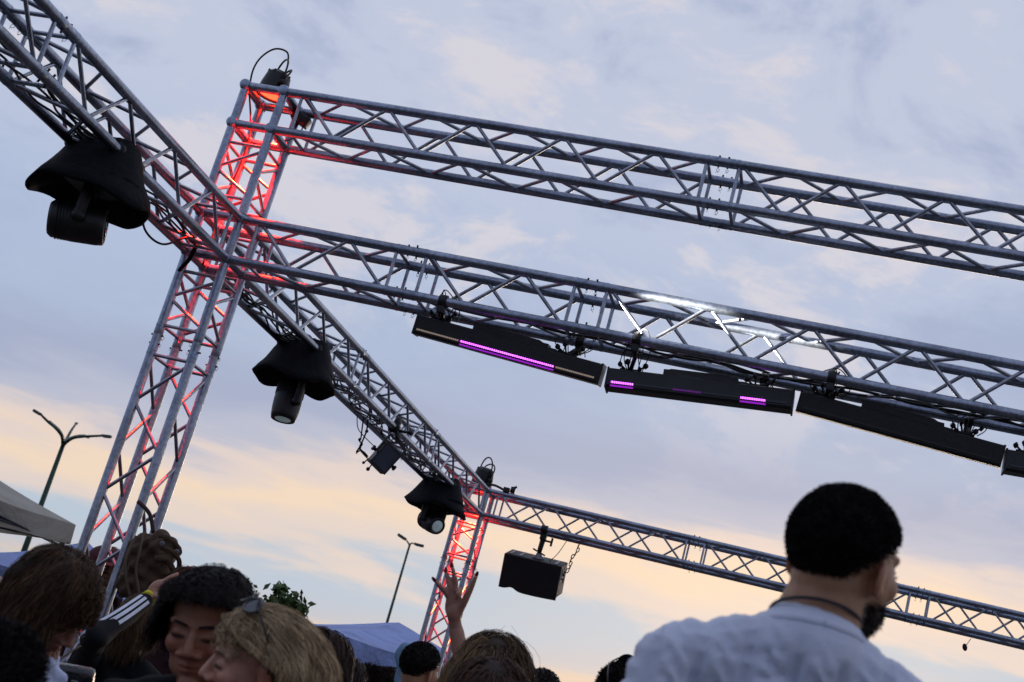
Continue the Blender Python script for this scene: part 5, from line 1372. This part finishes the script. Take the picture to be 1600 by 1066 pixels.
p10 = person('person raising a hand with long dark red nails in front of the far tower', 792, 1092, D10 + 0.15, 178, 0, 10, 176, (0.40, 0.20, 0.14), lh(BLACKH, DARKBROWN, 1600, 0.2), tp('rust_top', (0.2, 0.08, 0.06)), seed=18, voxel=0.0045, top_style='tee', arms={'b': (el10, wr10, (wr10 - el10), hand10)})
for pts, r in fingers10[:3] + [thumb10]:
    mb = MB(); dv = (pts[-1] - pts[-2]).normalized(); tip = pts[-1]; side_ = dv.cross(FWD).normalized(); nn_ = dv.cross(side_).normalized()
    mb.ball(tip + dv * 0.008, (0.0062, 0.0035, 0.014), Matrix((side_, nn_, dv)).transposed(), 10, 8); mb.build('nail', mat('red_nail', (0.16, 0.008, 0.015), 0.2), p10['root'])

# --- backpack hanging on the near tower, and the red cap
def backpack():
    c = at(238, 872, 7.15); M_ = CB @ Matrix.Rotation(R_(14), 3, 'Y')
    bag = mat('brown_canvas', (0.10, 0.062, 0.036), 0.85, 0, 0.35, 12, 0.7, 60); dk = mat('dark_strap', (0.035, 0.024, 0.018), 0.8)
    root = empty('backpack', c - Vector((0, 0, 0.25)), 'brown canvas backpack with buckled straps hung on the near tower', 'backpack')
    def P(x, y, z): return c + M_ @ Vector((x, y, z))
    mb = MB(); mb.ball(P(-0.02, 0.02, -0.03), (0.125, 0.085, 0.15), M_, 24, 16); mb.ball(P(0.03, 0.0, 0.06), (0.10, 0.08, 0.08), M_); mb.ball(P(-0.03, 0.02, -0.14), (0.12, 0.08, 0.10), M_)
    m_ = remesh('bag_body', mb, 0.008, 4, 0.5); Pp = get_co(m_); N_ = get_no(m_)
    Pp = Pp + N_ * (0.010 * np.sin(Pp[:, 0] * 38 + Pp[:, 2] * 52) * np.sin(Pp[:, 2] * 31) + 0.006 * np.sin(Pp[:, 0] * 90 - Pp[:, 2] * 70))[:, None]
    inv = np.array(root.matrix_basis.inverted()); set_co(m_, Pp @ inv[:3, :3].T + inv[:3, 3]); m_.materials.append(bag); data_obj('bag_body', m_, root)
    for k, (pts, w_) in enumerate((([(0.02, -0.06, 0.13), (0.09, -0.07, 0.12), (0.135, -0.05, 0.07), (0.10, -0.085, 0.045), (0.05, -0.09, 0.03)], 0.026), ([(0.04, -0.08, 0.08), (0.10, -0.09, 0.075), (0.145, -0.06, 0.03), (0.15, -0.04, -0.04)], 0.024),
                                   ([(0.03, -0.09, 0.02), (0.09, -0.09, 0.03), (0.13, -0.07, -0.02), (0.16, -0.05, -0.045)], 0.03), ([(-0.09, -0.06, 0.10), (-0.11, -0.085, 0.0), (-0.09, -0.085, -0.1), (-0.05, -0.07, -0.19)], 0.014), ([(-0.06, -0.06, 0.13), (-0.05, -0.09, 0.04), (-0.045, -0.09, -0.06), (0.0, -0.08, -0.18)], 0.012))):
        mb = MB(); sp = spline([P(*q) for q in pts], 6); vs = []
        for i, p in enumerate(sp):
            t = (sp[min(i + 1, len(sp) - 1)] - sp[max(i - 1, 0)]).normalized(); sd_ = t.cross(FWD).normalized()
            for (a, b_) in ((-1, 0), (1, 0), (1, 1), (-1, 1)): vs.append(p + sd_ * w_ * 0.5 * a + FWD * 0.005 * b_)
        mb.add(vs, [(4 * i + j, 4 * i + (j + 1) % 4, 4 * i + 4 + (j + 1) % 4, 4 * i + 4 + j) for i in range(len(sp) - 1) for j in range(4)])
        mb.build('strap', bag if k < 3 else mat('pale_strap', (0.20, 0.15, 0.10), 0.8), root)
    for q in ((0.125, -0.075, 0.075), (0.15, -0.05, -0.03), (0.05, -0.095, 0.10)):
        mb = MB(); mb.lathe(P(*q), FWD, [(-0.004, 0.008), (-0.004, 0.013), (0.004, 0.013), (0.004, 0.008)], 12); mb.build('buckle', GREYM, root)
    mb = MB(); mb.tube(spline([P(-0.03, 0.02, 0.12), P(-0.08, 0.06, 0.2), P(-0.16, 0.10, 0.24)], 6), 0.011, 8); mb.build('carry_loop', dk, root)
backpack()
def cap():
    c = at(165, 868, 7.88); M_ = CB @ Matrix.Rotation(R_(10), 3, 'Y')
    root = empty('cap', c, 'dark red cap worn by the person behind the near tower', 'cap')
    cm = mat('dark_red_felt', (0.075, 0.014, 0.018), 0.9, 0, 0.3, 20, 0.4, 80)
    mb = MB(); vs = []; n_ = 24
    for j in range(8):
        th = math.pi / 2 * j / 7
        for k in range(n_):
            a = 2 * math.pi * k / n_; vs.append(c + M_ @ Vector((0.098 * math.cos(a) * math.sin(th) + 1e-4, 0.115 * math.sin(a) * math.sin(th), -0.02 + 0.075 * math.cos(th))))
    mb.add(vs, [(j * n_ + k, (j + 1) * n_ + k, (j + 1) * n_ + (k + 1) % n_, j * n_ + (k + 1) % n_) for j in range(7) for k in range(n_)] + [tuple(range(7 * n_, 8 * n_))]); mb.build('crown', cm, root)
    mb = MB(); mb.ball(c + M_ @ Vector((0.05, -0.12, -0.018)), (0.075, 0.06, 0.006), M_, 18, 8); mb.build('peak', cm, root)
cap()

# --- glossy black bag on the shoulder of the crowd at lower left
def handbag():
    c = at(112, 1062, 4.9); M_ = CB @ Matrix.Rotation(R_(10), 3, 'Y')
    root = empty('handbag', c - Vector((0, 0, 0.1)), 'glossy black handbag with thin strap below the striped sleeve', 'handbag')
    pm = mat('patent_black', (0.012, 0.012, 0.014), 0.12, 0, 0.2, 10, 0.8, 25, spec=0.8)
    mb = MB(); mb.box(c, (0.075, 0.03, 0.05), M_, 0.02); mb.build('bag_body', pm, root)
    mb = MB(); mb.tube(spline([c + M_ @ Vector((-0.07, 0, 0.04)), c + M_ @ Vector((-0.045, -0.02, 0.07)), c + M_ @ Vector((0.01, 0.0, 0.12))], 6), 0.004, 6); mb.build('strap', mat('pale_strap', (0.20, 0.15, 0.10), 0.8), root)
    mb = MB(); mb.box(c + M_ @ Vector((0.02, -0.032, 0.0)), (0.012, 0.004, 0.008), M_, 0.002); mb.build('clasp', GREYM, root)
handbag()
